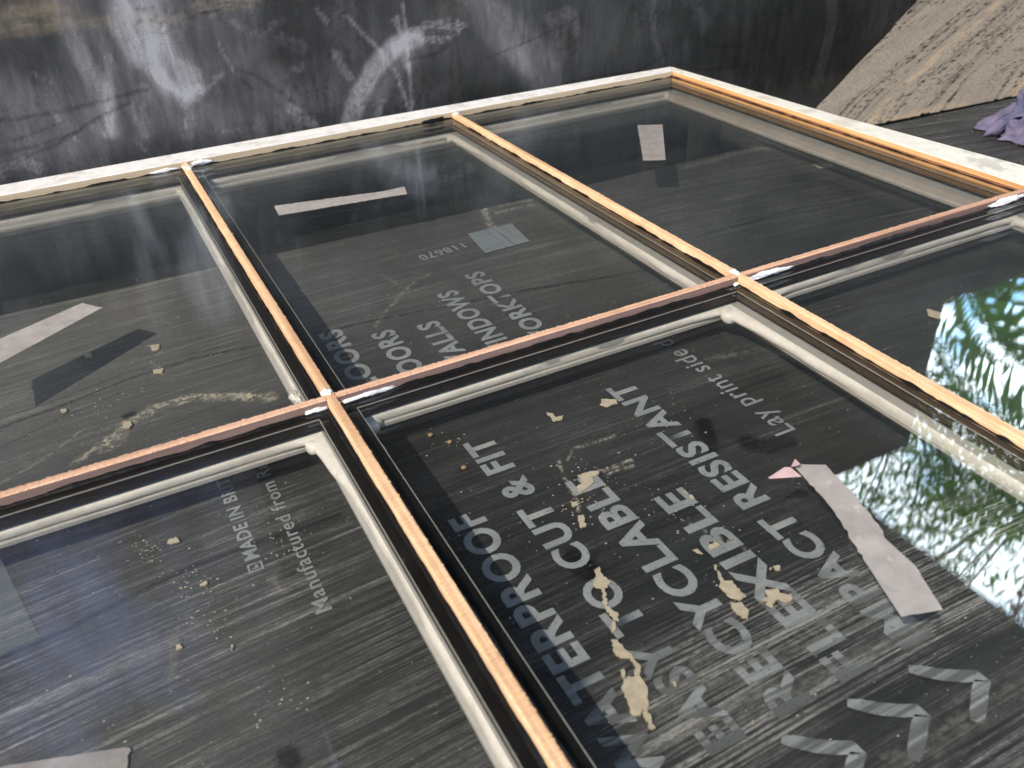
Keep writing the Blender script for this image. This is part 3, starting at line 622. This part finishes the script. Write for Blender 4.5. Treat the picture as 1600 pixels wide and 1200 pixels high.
# splinters standing off the sawn arrises
bm = bmesh.new()
for _ in range(95):
    if random.random() < 0.6:
        k = random.choice(XB); x = random.choice((k[0], k[1])); y = random.uniform(-1.05, -0.02); d = 1 if x == k[1] else -1
        p = Vector((x - d * 0.0005, y, -0.0004)); q = p + Vector((d * random.uniform(0.0008, 0.0028), random.uniform(-0.003, 0.003), random.uniform(-0.001, 0.0022)))
    else:
        x = random.uniform(-0.35, 0.8); y = random.choice(YH); d = 1 if y == YH[1] else -1
        p = Vector((x, y - d * 0.0005, -0.0002)); q = p + Vector((random.uniform(-0.003, 0.003), d * random.uniform(0.0006, 0.002), random.uniform(0, 0.002)))
    s = Vector((0.0003, 0.0003, 0)); a, b, c, e = (bm.verts.new(v) for v in (p - s, p + s, p + Vector((0, 0, 0.0004)), q))
    for f in ((a, b, e), (b, c, e), (c, a, e), (a, c, b)): bm.faces.new(f)
link('splinters', bm_mesh('splinters', bm), M_top, sash, kind='stuff')
# rails and stiles: painted top board, bare inner face set 1 mm proud
def rail(name, pts, mat):
    bm = prism(pts, -0.052, ZR); me = bm_mesh(name, bm)
    o = link(name, me, mat, sash); b = o.modifiers.new('bevel', 'BEVEL'); b.width = 0.0012; b.segments = 2; return o
rail('top_rail', [(XL - 0.05, YT + 0.001), (XR + 0.001, YT + 0.001), (XR + 0.018, 0.0455), (0.24, 0.0615), (XL - 0.05, 0.0665)], M_white)
rail('stile', [(XR + 0.0008, YT), (XR + 0.001, YN - 0.06), (0.905, YN - 0.06), (0.873, -0.62), (0.8475, -0.32), (XR + 0.0182, 0.0450)], M_whitey)
rail('stile', [(XL - 0.001, YT), (XL - 0.001, YN - 0.06), (XL - 0.05, YN - 0.06), (XL - 0.05, YT)], M_whitey)
rail('bottom_rail', [(XL, YN), (XR, YN), (XR, YN - 0.06), (XL, YN - 0.06)], M_white)
def facing(name, x0, x1, y0, y1, mat):
    bm = bmesh.new(); box(bm, x0, x1, y0, y1, GZ - 0.0045, ZR - 0.0007); return link(name, bm_mesh(name, bm), mat, sash)
facing('rail_facing', XL, XR - 0.001, YT, YT + 0.0025, M_tan)
facing('stile_facing', XR, XR + 0.0024, YN, YT, M_pine)

def frame_loop(bm, x0, x1, y0, y1, prof):
    """sweep a profile [(inset, z)...] round a rectangle with mitred corners"""
    rings = []
    for ins, z in prof:
        rings.append([bm.verts.new(p) for p in ((x0 + ins[0], y0 + ins[2], z), (x1 - ins[1], y0 + ins[2], z), (x1 - ins[1], y1 - ins[3], z), (x0 + ins[0], y1 - ins[3], z))])
    for a, b in zip(rings[:-1], rings[1:]):
        for i in range(4): bm.faces.new((a[i], a[(i + 1) % 4], b[(i + 1) % 4], b[i]))
def bead(path, normal, wfun, z0, z1, seed, closed_tip=True):
    """silicone bead: path points (x,y), inward normal, width function"""
    V = []; F = []; n = len(path); K = 9
    for i, (x, y) in enumerate(path):
        w_ = wfun(i / (n - 1))
        for k in range(K):
            a = math.pi * k / (K - 1); off = math.sin(a) ** 0.8 * w_; z = z0 + (z1 - z0) * (0.5 - 0.5 * math.cos(a)) ** 0.9
            V.append((x + normal[0] * off, y + normal[1] * off, z))
    for i in range(n - 1):
        for k in range(K - 1):
            a = i * K + k; F.append((a, a + 1, a + K + 1, a + K))
    F.append(tuple(range(K))); F.append(tuple(range((n - 1) * K, n * K)))
    return V, F
def blob(name, c, r, mat, parent, seed=0, rough=0.25, rot=0.0, sub=3):
    bm = bmesh.new(); bmesh.ops.create_icosphere(bm, subdivisions=sub, radius=1.0)
    rr = random.Random(seed); ph = [rr.uniform(0, 6) for _ in range(6)]
    cs, sn = math.cos(rot), math.sin(rot)
    for v in bm.verts:
        p = v.co; k = 1 + rough * (math.sin(3 * p.x + ph[0]) * math.sin(2.5 * p.y + ph[1]) + 0.5 * math.sin(6 * p.y + ph[2] + 4 * p.x) + 0.4 * math.sin(9 * p.x + ph[3]) + (0.8 * math.sin(17 * p.x + ph[4]) * math.sin(13 * p.y + ph[5]) if name == 'filler' else 0))
        x, y, z = p.x * r[0] * k, p.y * r[1] * k, p.z * r[2] * k
        v.co = (c[0] + x * cs - y * sn, c[1] + x * sn + y * cs, c[2] + z)
    return link(name, bm_mesh(name, bm), mat, parent, True)

cells = []
Xc = [(XL, XB[0][0]), (XB[0][1], XB[1][0]), (XB[1][1], XB[2][0]), (XB[2][1], XR)]
Yc = [(YN, YH[0]), (YH[1], YT)]
Z1 = GZ - 0.004; Z2 = Z1 - 0.009; Z3 = Z2 - 0.004
for ci, (x0, x1) in enumerate(Xc):
    for ri, (y0, y1) in enumerate(Yc):
        far = ri == 1; rs = random.Random(ci * 7 + ri * 3 + 1)
        g = 0.0003
        # upper and lower sheet of the sealed unit
        bm = bmesh.new(); box(bm, x0 + g, x1 - g, y0 + g, y1 - g, Z1, GZ)
        pane = link('glass_pane', bm_mesh('glass_pane', bm), M_glass, sash)
        bm = bmesh.new(); box(bm, x0 + g, x1 - g, y0 + g, y1 - g, Z3, Z2)
        link('inner_glass', bm_mesh('inner_glass', bm), M_glass, pane)
        # spacer: visible margin left, right, near, far
        mL = 0.0125; mR = {1: 0.0090, 2: 0.0035, 3: 0.0100, 0: 0.009}[ci]; mN = 0.011; mF = 0.0045 if not far else 0.0150
        bm = bmesh.new(); e = 0.0008
        frame_loop(bm, x0 + 0.0005, x1 - 0.0005, y0 + 0.0005, y1 - 0.0005, [((0,) * 4, Z1 - 0.0003), ((mL, mR, mN, mF), Z1 - 0.0003), ((mL, mR, mN, mF), Z2 + 0.0003), ((0,) * 4, Z2 + 0.0003)])
        link('spacer', bm_mesh('spacer', bm), M_spacer, pane)
        bm = bmesh.new()
        frame_loop(bm, x0 + 0.0005, x1 - 0.0005, y0 + 0.0005, y1 - 0.0005, [((mL, mR, mN, mF), Z1 - 0.0001), ((mL + .0007, mR + .0007, mN + .0007, mF + .0007), Z1 - 0.0001), ((mL + .0007, mR + .0007, mN + .0007, mF + .0007), Z1 - 0.0009), ((mL, mR, mN, mF), Z1 - 0.0009)])
        link('spacer_edge', bm_mesh('spacer_edge', bm), M_line, pane)
        # moulding below the glass
        tR = 0.010 if ci < 3 else 0.022; bR = (0.0155 if ci == 1 else 0.0125) if ci < 3 else 0.027; tF = 0.0035 if not far else 0.0170; bF = 0.0065 if not far else 0.0270
        tL = 0.010; bL = 0.013; tN = 0.008; bN = 0.012
        bm = bmesh.new(); zt = Z3 - 0.0004; zb = -0.0365 if ci < 3 else -0.0375
        def mixp(k): return (tL + (bL - tL) * k, tR + (bR - tR) * k, tN + (bN - tN) * k, tF + (bF - tF) * k)
        frame_loop(bm, x0 - 0.003, x1 + 0.003, y0 - 0.003, y1 + 0.003, [((0,) * 4, zt), (tuple(a + .003 for a in mixp(0)), zt), (tuple(a + .003 for a in mixp(0.1)), zt - 0.004), (tuple(a + .003 - 0.0020 for a in mixp(0.5)), zt - 0.0085), (tuple(a + .003 - 0.0012 for a in mixp(0.8)), zb + 0.0035), (tuple(a + .003 for a in mixp(1.0)), zb + 0.0030), (tuple(a + .003 for a in mixp(1.0)), zb), ((0,) * 4, zb)])
        mo = link('moulding', bm_mesh('moulding', bm), M_cream if not far else M_grey_cream if False else M_cream, sash)
        # silicone bead on the far and right sides, swelling at the far right corner
        xr = x1 - tR + 0.0005; yf = y1 - tF + 0.0005
        ph = [rs.uniform(0, 6) for _ in range(6)]; big = {(1, 0): 1.5, (2, 0): 1.6, (1, 1): 0.9, (2, 1): 1.15, (3, 1): 0.8, (3, 0): 0.8}.get((ci, ri), 0.8)
        def wr(t, ph=ph, big=big):
            return max(0.0006, 0.0028 + 0.0012 * math.sin(5 * t * 3 + ph[0]) + 0.0007 * math.sin(40 * t + ph[1]) + 0.0004 * math.sin(93 * t + ph[2]) + 0.0062 * big * math.exp(-t * 12))
        n = 150; path = [(xr, yf - (yf - y0 - 0.014) * i / n) for i in range(n + 1)]
        V, F = bead(path, (-1, 0), wr, zt, zt - 0.0105, 1)
        if ci > 0 and not (ci == 3 and ri == 1): link('silicone_bead', mesh('silicone_bead', V, F), M_sil, sash, True)
        def wf(t, ph=ph, big=big):
            return max(0.0004, 0.0016 + 0.0009 * math.sin(9 * t + ph[3]) + 0.0004 * math.sin(33 * t + ph[4]) + 0.0045 * big * math.exp(-t * 16) + (0.003 * math.exp(-(t - 0.95) ** 2 * 300) if (ci + ri) % 2 else 0))
        path = [(xr - (xr - x0 - 0.012) * i / n, yf) for i in range(n + 1)]
        V, F = bead(path, (0, -1), wf, zt, zt - 0.0075, 2)
        link('silicone_bead', mesh('silicone_bead', V, F), M_sil, sash, True)
        blob('silicone_blob', (xr - 0.004 * big, yf - 0.0045 * big, zt - 0.007), (0.0062 * big, 0.0068 * big, 0.0062), M_sil, sash, seed=ci + ri * 5, rough=0.12)
        if ci == 2 and ri == 0:      # pale tear of silicone in the far left corner
            blob('silicone_blob', (x0 + 0.018, yf - 0.004, zt - 0.006), (0.012, 0.008, 0.006), M_sil, sash, seed=21, rough=0.2)
            blob('silicone_blob', (x0 + 0.0155, yf - 0.030, zt - 0.005), (0.0045, 0.024, 0.004), M_sil, sash, seed=24, rough=0.25, rot=0.06)
# filler and sealant smears at the joints
def fb(x, y, z, rx_, ry_, rz_, mat, sd, rot=0.0, rough=0.30, name='filler'): blob(name, (x, y, z), (rx_, ry_, rz_), mat, sash, sd, rough, rot, 4)
fb(-0.0010, -0.6490, 0.0002, 0.0038, 0.0050, 0.0012, M_fill, 1); fb(0.4055, -0.6500, 0.0002, 0.0036, 0.0060, 0.0012, M_fill, 2)
fb(0.0010, -0.0050, -0.0010, 0.0052, 0.0110, 0.0016, M_fill, 3) ; fb(0.022, 0.0155, -0.0030, 0.013, 0.0022, 0.0030, M_fill, 4)
fb(-0.030, 0.0155, -0.0050, 0.018, 0.0020, 0.0020, M_fill, 5); fb(0.030, -0.6608, -0.0056, 0.024, 0.0016, 0.0017, M_fill, 6, 0.02)
fb(-0.014, -0.6610, -0.0058, 0.010, 0.0018, 0.0016, M_fill, 7); fb(0.437, -0.6612, -0.0048, 0.023, 0.0022, 0.0028, M_fill, 8)
fb(0.780, -0.6610, -0.0040, 0.028, 0.0024, 0.0034, M_fill, 9); fb(0.3985, -0.6615, -0.0062, 0.0028, 0.0018, 0.0014, M_fill, 10)
fb(0.372, 0.0150, -0.0055, 0.017, 0.0022, 0.0030, M_seal, 11, rough=0.4, name='sealant_smear'); fb(0.406, 0.0105, -0.001, 0.0045, 0.006, 0.0020, M_fill, 12)
fb(-0.017, -0.600, -0.028, 0.004, 0.010, 0.004, M_sil, 14)
# black sealant line where bars meet glass
bm = bmesh.new(); rq = random.Random(3)
def ragged(axis, fixed, d, a, b, hmax, wmax, seed):
    """black sealant squeezed up where a bar meets the glass; d = side it lies on"""
    n = int((b - a) / 0.003); prev = None
    for i in range(n + 1):
        t = a + (b - a) * i / n; nz = float(fbm(np.array([t * 60.0 + seed * 9]), np.array([seed * 3.3]), 4, seed)[0]); h = hmax * max(0.15, (nz - 0.28) * 2.0); w_ = wmax * (0.4 + nz)
        pts = [(fixed + d * 0.0003, GZ + h), (fixed + d * 0.0005 + d * w_ * 0.5, GZ + h * 0.35 + 0.0004), (fixed + d * w_, GZ + 0.0001)]
        ring = [bm.verts.new((p, t, z) if axis == 'y' else (t, p, z)) for p, z in pts]
        if prev:
            for k in (0, 1): bm.faces.new((prev[k], ring[k], ring[k + 1], prev[k + 1]))
        prev = ring
for i, (a, b) in enumerate(XB): ragged('y', a, -1, YN, YT, 0.0026, 0.0028, i); ragged('y', b, 1, YN, YT, 0.003, 0.004, i + 5)
for i, (a, b) in enumerate(xs_): ragged('x', YH[0], -1, a, b, 0.0026, 0.0035, i + 10); ragged('x', YH[1], 1, a, b, 0.002, 0.003, i + 15)
ragged('x', YT, -1, XL, XR, 0.0030, 0.003, 31); ragged('y', XR, -1, YN, YT, 0.0022, 0.002, 32)
link('sealant_line', bm_mesh('sealant_line', bm, False), M_seal, sash)
bm = bmesh.new(); box(bm, XR - 0.0004, XR + 0.001, YN, YT, GZ + 0.0002, GZ + 0.0034)  # thin red-brown strip along the foot of the stile face
link('rebate_strip', bm_mesh('rebate_strip', bm), wood('red_brown_wood', (0.26, 0.10, 0.045), (0.32, 0.14, 0.06), (0.14, 0.05, 0.02), 'y', bump=0.3), sash)
# packers under the hidden corners of the sash
for i, (x, y, l) in enumerate(((-0.84, 0.02, 'dark timber packer under the far left corner of the sash'), (0.84, -0.05, 'dark timber packer under the far right corner of the sash'), (-0.84, -1.35, 'dark timber packer under the near left corner of the sash'), (0.86, -1.35, 'dark timber packer under the near right corner of the sash'))):
    bm = bmesh.new(); box(bm, x - 0.02, x + 0.02, y - 0.02, y + 0.02, (ZB + 0.0008) if y < -0.2 else ZS + 0.001, -0.0522)
    props(link('packer', bm_mesh('packer', bm), simple('dark_packer', (0.03, 0.027, 0.024), 0.8), None), l, 'packer', 'packers under the window sash')

# ------------------------------------------------------------------ masking tape stuck on the glass
def tape_mat(lo=0.10, hi=0.22):
    t = NT('masking_tape'); n = t.noise(60, None, 4); w_ = t.noise(1, t.mapn(scale=(500, 500, 500)), 2); b = t.rng(t.noise(110, None, 1), 0.66, 0.72, 0, 0.5)
    cr_ = t.rng(t.noise(1, t.mapn(scale=(260, 40, 1), rot=(0, 0, 0.9)), 3), 0.60, 0.66, 0, 0.35)
    c = t.mix(t.rng(n, 0.3, 0.7), (0.43, 0.39, 0.365), (0.35, 0.32, 0.30)); c = t.mix(b, c, (0.56, 0.51, 0.48)); c = t.mix(cr_, c, (0.30, 0.265, 0.255))
    p = t.bsdf(c, 0.5, t.bump(t.math('ADD', t.math('ADD', n, cr_), t.math('MULTIPLY', w_, 0.3)), 0.4, 0.0006))
    tr = t.n('ShaderNodeBsdfTransparent'); mx_ = t.n('ShaderNodeMixShader'); t.put(mx_.inputs[0], t.rng(n, 0.3, 0.7, lo, hi))
    t.t.links.new(p.outputs[0], mx_.inputs[1]); t.t.links.new(tr.outputs[0], mx_.inputs[2]); t.t.links.new(mx_.outputs[0], t.o.inputs[0]); return t.m
M_tape = tape_mat(); M_tape_thin = tape_mat(0.38, 0.52)
M_pinktape = simple('pink_tape_back', (0.55, 0.38, 0.38), 0.5, 0.2, 100)
def tape(pts_px, label, jag=(0, 2), seed=0, mat=None, zz=None):
    zz = GZ if zz is None else zz
    rr = random.Random(seed); P = [np.array(atz(x, y, zz)[:2]) for x, y in pts_px]; out = []
    for i in range(len(P)):
        a, b = P[i], P[(i + 1) % len(P)]; n = max(1, int(np.linalg.norm(b - a) / 0.003)); j = 0.0005 if i in jag else 0.0001
        for k in range(n):
            q = a + (b - a) * k / n; out.append((q[0] + rr.gauss(0, j), q[1] + rr.gauss(0, j)))
    me = bm_mesh('tape', prism(out, zz + 0.0001, zz + 0.0004))
    return props(link('masking_tape', me, mat or M_tape, None), label, 'tape', 'masking tape strips on the glass')
tape([(160, 481), (128, 474), (-60, 556), (-60, 600)], 'long pale tape strip slanting across the far left pane', seed=1)
tape([(428, 322), (600, 299), (632, 292), (636, 303), (600, 309), (436, 337)], 'narrow pale tape strip on the far middle pane', jag=(3, 4, 0), seed=2)
tape([(996, 196), (1035, 195), (1040, 250), (1005, 251)], 'short square of greyish tape on the far right pane', jag=(), seed=3, mat=M_tape_thin)
tp = tape([(1238, 726), (1290, 727), (1298, 736), (1330, 768), (1380, 830), (1384, 843), (1430, 885), (1473, 953), (1408, 964), (1345, 868), (1300, 795), (1262, 752)], 'wide pale tape strip with a torn pink tail beside the printed words', jag=(2, 3, 4, 9, 10), seed=4)
tape([(-60, 1208), (203, 1167), (193, 1240), (-60, 1290)], 'pale tape end at the bottom left corner of the picture', jag=(1,), seed=5, zz=ZB + 0.0012)
a = [atz(x, y, GZ) for x, y in ((1200, 748), (1225, 735), (1234, 735), (1252, 746), (1205, 749))]
bm = bmesh.new(); lo = [bm.verts.new((p[0], p[1], GZ + 0.0006 + 0.0020 * (i in (1, 2)))) for i, p in enumerate(a)]; hi = [bm.verts.new(v.co + Vector((0, 0, 0.0003))) for v in lo]
bm.faces.new(lo); bm.faces.new(hi); [bm.faces.new((lo[i], lo[(i + 1) % 5], hi[(i + 1) % 5], hi[i])) for i in range(5)]
c = [atz(x, y, GZ) for x, y in ((1235, 735), (1241, 724), (1249, 734), (1246, 738))]
v1 = [bm.verts.new((p[0], p[1], GZ + 0.003 + 0.001 * i)) for i, p in enumerate(c)]; bm.faces.new(v1)
link('torn_tail', bm_mesh('torn_tail', bm), M_pinktape, tp, label='pink torn tail of the tape')

# ------------------------------------------------------------------ crumpled lilac cloth
def cloth_mat():
    t = NT('lilac_cloth'); n = t.noise(30, None, 4); wv = t.noise(1500, None, 1)
    c = t.mix(t.rng(n, 0.35, 0.65), (0.075, 0.08, 0.15), (0.19, 0.16, 0.24)); c = t.mix(t.rng(wv, 0.4, 0.6, 0, 0.25), c, (0.2, 0.19, 0.33))
    t.bsdf(c, 0.9, t.bump(wv, 0.3, 0.0004), 0.1); return t.m
c0 = atz(1600, 222, ZB); c1 = atz(1525, 236, ZB)
nu, nv = 220, 120; Uc = np.linspace(0, 2 * math.pi, nu)[:, None]; Rc = np.linspace(0, 1, nv)[None]
R0 = 0.115 + 0.02 * np.sin(3 * Uc + 1) + 0.012 * np.sin(7 * Uc)
cx, cy = c1[0] + 0.172, c1[1] - 0.045
wq = fbm(np.cos(Uc) * Rc * 3 + 5, np.sin(Uc) * Rc * 3 + 5, 3, 4)
rid = 1 - np.abs(2 * fbm(np.cos(Uc) * Rc * 4 + wq * 3, np.sin(Uc) * Rc * 4 + 9, 2, 5) - 1)
rid2 = 1 - np.abs(2 * vnoise(Uc * 3.2 + wq * 5, Rc * 2.0 + wq * 2, 8) - 1)
hz = (1 - Rc ** 1.8) * (0.048 + 0.022 * wq) + (rid ** 3 * 0.022 + rid2 ** 2 * 0.024) * (1 - Rc ** 6) * (0.55 + 0.45 * (1 - Rc)) * sstep(0, 0.15, Rc)
ov = 1 + 0.22 * (rid2 - 0.5) * Rc
Pc = np.stack([cx + R0 * Rc * ov * np.cos(Uc) * 1.0, cy + R0 * Rc * ov * np.sin(Uc) * 0.95, ZB + 0.0025 + hz], -1)
o = link('cloth', grid_mesh('cloth', Pc), cloth_mat(), None, label='crumpled lilac cloth heaped on the board beyond the stile', cat='cloth')
md = o.modifiers.new('thickness', 'SOLIDIFY'); md.thickness = 0.0012; md.offset = 1

bm = bmesh.new(); rc = random.Random(5)
for i in range(9):
    a0 = 2.4 + i * 0.32; bx_, by_ = cx + 0.085 * math.cos(a0), cy + 0.085 * math.sin(a0); hh = rc.uniform(0.018, 0.040); ln_ = rc.uniform(0.05, 0.08); dr = a0 + rc.uniform(-0.7, 0.7); wd = rc.uniform(0.006, 0.012); prev = None
    for k in range(23):
        t = k / 22; u_ = math.sin(t * math.pi); px, py = bx_ + math.cos(dr) * (t - .35) * ln_, by_ + math.sin(dr) * (t - .35) * ln_; z = ZB + 0.003 + hh * u_ ** 0.8
        nx, ny = -math.sin(dr + t * 1.2), math.cos(dr + t * 1.2); r_ = (bm.verts.new((px + nx * wd, py + ny * wd, z + 0.003 * math.sin(t * 9 + i))), bm.verts.new((px, py, z + 0.003)), bm.verts.new((px - nx * wd, py - ny * wd, z - 0.002)))
        if prev: bm.faces.new((prev[0], r_[0], r_[1], prev[1])); bm.faces.new((prev[1], r_[1], r_[2], prev[2]))
        prev = r_
rb = link('frayed_strips', bm_mesh('frayed_strips', bm), o.data.materials[0], o, True); rb.location = (0, 0, 0)
md = rb.modifiers.new('thickness', 'SOLIDIFY'); md.thickness = 0.001
# ------------------------------------------------------------------ what the glass mirrors: open shed at the back, palms and a tree beside it
M_shed = simple('dark_weathered_boards', (0.03, 0.027, 0.026), 0.85, 0.4, 6, 0.3)
M_soff = simple('painted_soffit', (0.045, 0.05, 0.065), 0.8, 0.3, 3, 0.2)
shed = empty('garden_shelter', (0, 1.3, -0.175), label='open dark shelter standing behind the black sheet, seen only mirrored in the panes', cat='shelter')
bm = bmesh.new(); Yw = 1.6
box(bm, -4.2, 0.118, Yw, Yw + 0.1, -0.175, 4.6); box(bm, 0.119, 3.95, Yw, Yw + 0.1, -0.175, 3.0)
link('wall', bm_mesh('wall', bm), M_shed, shed)
bm = bmesh.new(); box(bm, 0.12, 3.2, -0.9, Yw + 0.3, 3.003, 3.08); box(bm, 3.2, 3.25, -0.9, Yw + 0.3, 2.95, 3.10)
link('roof', bm_mesh('roof', bm), M_soff, shed)
def backdrop_mat():  # made-up blue surface, added for the blue tint mirrored at lower left
    t = NT('blue_backdrop'); n = t.noise(1.6, t.mapn(scale=(1.6, 1, 0.7)), 5, 0.6)
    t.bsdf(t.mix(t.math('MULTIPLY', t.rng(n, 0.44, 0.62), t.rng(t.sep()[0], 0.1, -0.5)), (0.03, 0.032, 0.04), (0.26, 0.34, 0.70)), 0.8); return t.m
tx = np.linspace(-4.2, 0.115, 160); tz = np.linspace(0.75, 4.6, 80)
TX = np.repeat(tx[:, None], 80, 1); TZ = np.repeat(tz[None], 160, 0)
TP = np.stack([TX, Yw - 0.10 + 0.05 * np.sin(TX * 9 + TZ * 1.5) * fbm(TX * 2, TZ, 3, 4), TZ], -1)
props(link('backdrop', grid_mesh('backdrop', TP), backdrop_mat(), None), 'blue tarpaulin added at the shelter wall to tint the reflection at the lower left', 'backdrop')
bm = bmesh.new(); box(bm, -1.75, -0.70, Yw - 0.32, Yw - 0.30, 1.28, 1.80)  # added panel, there only to make a pale patch in the glass
props(link('reflection_panel', bm_mesh('reflection_panel', bm), simple('pale_blue_panel', (0.50, 0.60, 0.80), 0.6, 0.2, 4), None), 'pale blue panel in front of the tarpaulin, added for the pale patch mirrored at the left edge', 'panel')

M_leaf = NT('palm_leaf'); _c = M_leaf.mix(M_leaf.rng(M_leaf.noise(3, None, 3), 0.35, 0.65), (0.09, 0.26, 0.02), (0.20, 0.44, 0.04))
_b = M_leaf.bsdf(_c, 0.5); _tr = M_leaf.n('ShaderNodeBsdfTranslucent'); M_leaf.put(_tr.inputs[0], (0.36, 0.78, 0.04)); _mx = M_leaf.n('ShaderNodeMixShader'); _mx.inputs[0].default_value = 0.5
M_leaf.t.links.new(_b.outputs[0], _mx.inputs[1]); M_leaf.t.links.new(_tr.outputs[0], _mx.inputs[2]); M_leaf.t.links.new(_mx.outputs[0], M_leaf.o.inputs[0]); M_leaf = M_leaf.m
M_trunk = simple('palm_trunk', (0.16, 0.12, 0.08), 0.9, 0.4, 8, 0.5)
def cyl(bm, p, q, r0, r1, n=10):
    d = (q - p).normalized(); a = d.orthogonal().normalized(); b = d.cross(a); R = []
    for c, r in ((p, r0), (q, r1)): R.append([bm.verts.new(c + a * r * math.cos(6.2832 * i / n) + b * r * math.sin(6.2832 * i / n)) for i in range(n)])
    for i in range(n): bm.faces.new((R[0][i], R[0][(i + 1) % n], R[1][(i + 1) % n], R[1][i]))
    bm.faces.new(R[0]); bm.faces.new(R[1])
def palm(x, y, h, nf, L, label, seed):
    rr = random.Random(seed); root = empty('palm_tree', (x, y, -0.175), label=label, cat='palm', group='palms beside the shelter')
    bm = bmesh.new(); cyl(bm, Vector((x, y, -0.175)), Vector((x + 0.1, y, h)), 0.09, 0.06); link('trunk', bm_mesh('trunk', bm), M_trunk, root)
    bm = bmesh.new(); top = Vector((x + 0.1, y, h))
    for k in range(nf):
        az_ = k * 2.4 + rr.uniform(-.3, .3); up_ = rr.uniform(0.0, 1.25); d = Vector((math.cos(az_), math.sin(az_), up_)).normalized(); p = top.copy(); l = L * rr.uniform(.75, 1.1)
        for s in range(26):
            q = p + d * l / 26; d = (d + Vector((0, 0, -0.055))).normalized(); side = d.cross(Vector((0, 0, 1))).normalized()
            for sg in (-1, 1):
                ll = 0.42 * math.sin(min(1, (s + 3) / 14) * 1.57) * (1 - max(0, s - 15) / 14) * rr.uniform(.55, 1.15)
                tip = p + side * sg * ll + d * ll * rr.uniform(.2, .9) + Vector((0, 0, -rr.uniform(.05, .7) * ll)); wv = d * 0.024
                bm.faces.new([bm.verts.new(v) for v in (p - wv, p + side * sg * ll * .5 + d * ll * .25 - wv, tip, p + side * sg * ll * .5 + d * ll * .32 + wv)])
            a = bm.verts.new(p + side * .008); b = bm.verts.new(p - side * .008); c = bm.verts.new(q); bm.faces.new((a, b, c)); p = q
    link('fronds', bm_mesh('fronds', bm, False), M_leaf, root)
palm(6.6, 3.4, 3.3, 12, 1.5, 'taller palm mirrored in the right hand panes', 2)
palm(6.6, 1.7, 4.4, 16, 2.0, 'shorter fuller palm mirrored in the near right pane', 5)
def tree(x, y, h, R, n, label, seed, flowers):
    rr = random.Random(seed); root = empty('leafy_tree', (x, y, -0.175), label=label, cat='tree')
    bm = bmesh.new(); T0 = Vector((x, y, -0.175)); T1 = Vector((x, y, h - R * .6)); cyl(bm, T0, T1, 0.11, 0.06)
    cl_ = []
    for k in range(34):
        while True:
            v = Vector((rr.uniform(-1, 1), rr.uniform(-1, 1), rr.uniform(-1, 1)))
            if 0.3 < v.length < 1: break
        c = Vector((x, y, h)) + v * R; cl_.append(c); cyl(bm, T1, c, 0.014, 0.004, 5)
    link('trunk', bm_mesh('trunk', bm), M_trunk, root)
    bm = bmesh.new(); fl = bmesh.new()
    for c in cl_:
        for _ in range(n):
            p = c + Vector((rr.gauss(0, 1), rr.gauss(0, 1), rr.gauss(0, .8))) * R * 0.17
            a = Vector((rr.gauss(0, 1), rr.gauss(0, 1), rr.gauss(0, 1))).normalized(); b = a.orthogonal().normalized(); s = rr.uniform(.04, .085)
            bm.faces.new([bm.verts.new(v) for v in (p - a * s, p + b * s * .35, p + a * s, p - b * s * .35)])
    link('crown', bm_mesh('crown', bm, False), M_leaf, root)
    for c in flowers:
        for _ in range(60):
            p = Vector(c) + Vector((rr.gauss(0, 1), rr.gauss(0, 1), rr.gauss(0, 1))) * 0.07; a = Vector((rr.gauss(0, 1), rr.gauss(0, 1), rr.gauss(0, 1))).normalized(); b = a.orthogonal().normalized(); s = .04
            fl.faces.new([fl.verts.new(v) for v in (p - a * s, p + b * s * .7, p + a * s, p - b * s * .7)])
    link('blossoms', bm_mesh('blossoms', fl, False), simple('red_blossom', (0.65, 0.03, 0.07), 0.6), root)
tree(5.2, 2.55, 4.1, 1.0, 90, 'small loose tree mirrored beside the shelter post', 9, [])
tree(6.4, 1.9, 5.5, 1.7, 210, 'bright green tree with a few red blossoms mirrored in the near right pane', 4, [(5.25, 1.27, 5.10), (5.35, 1.32, 4.90)])
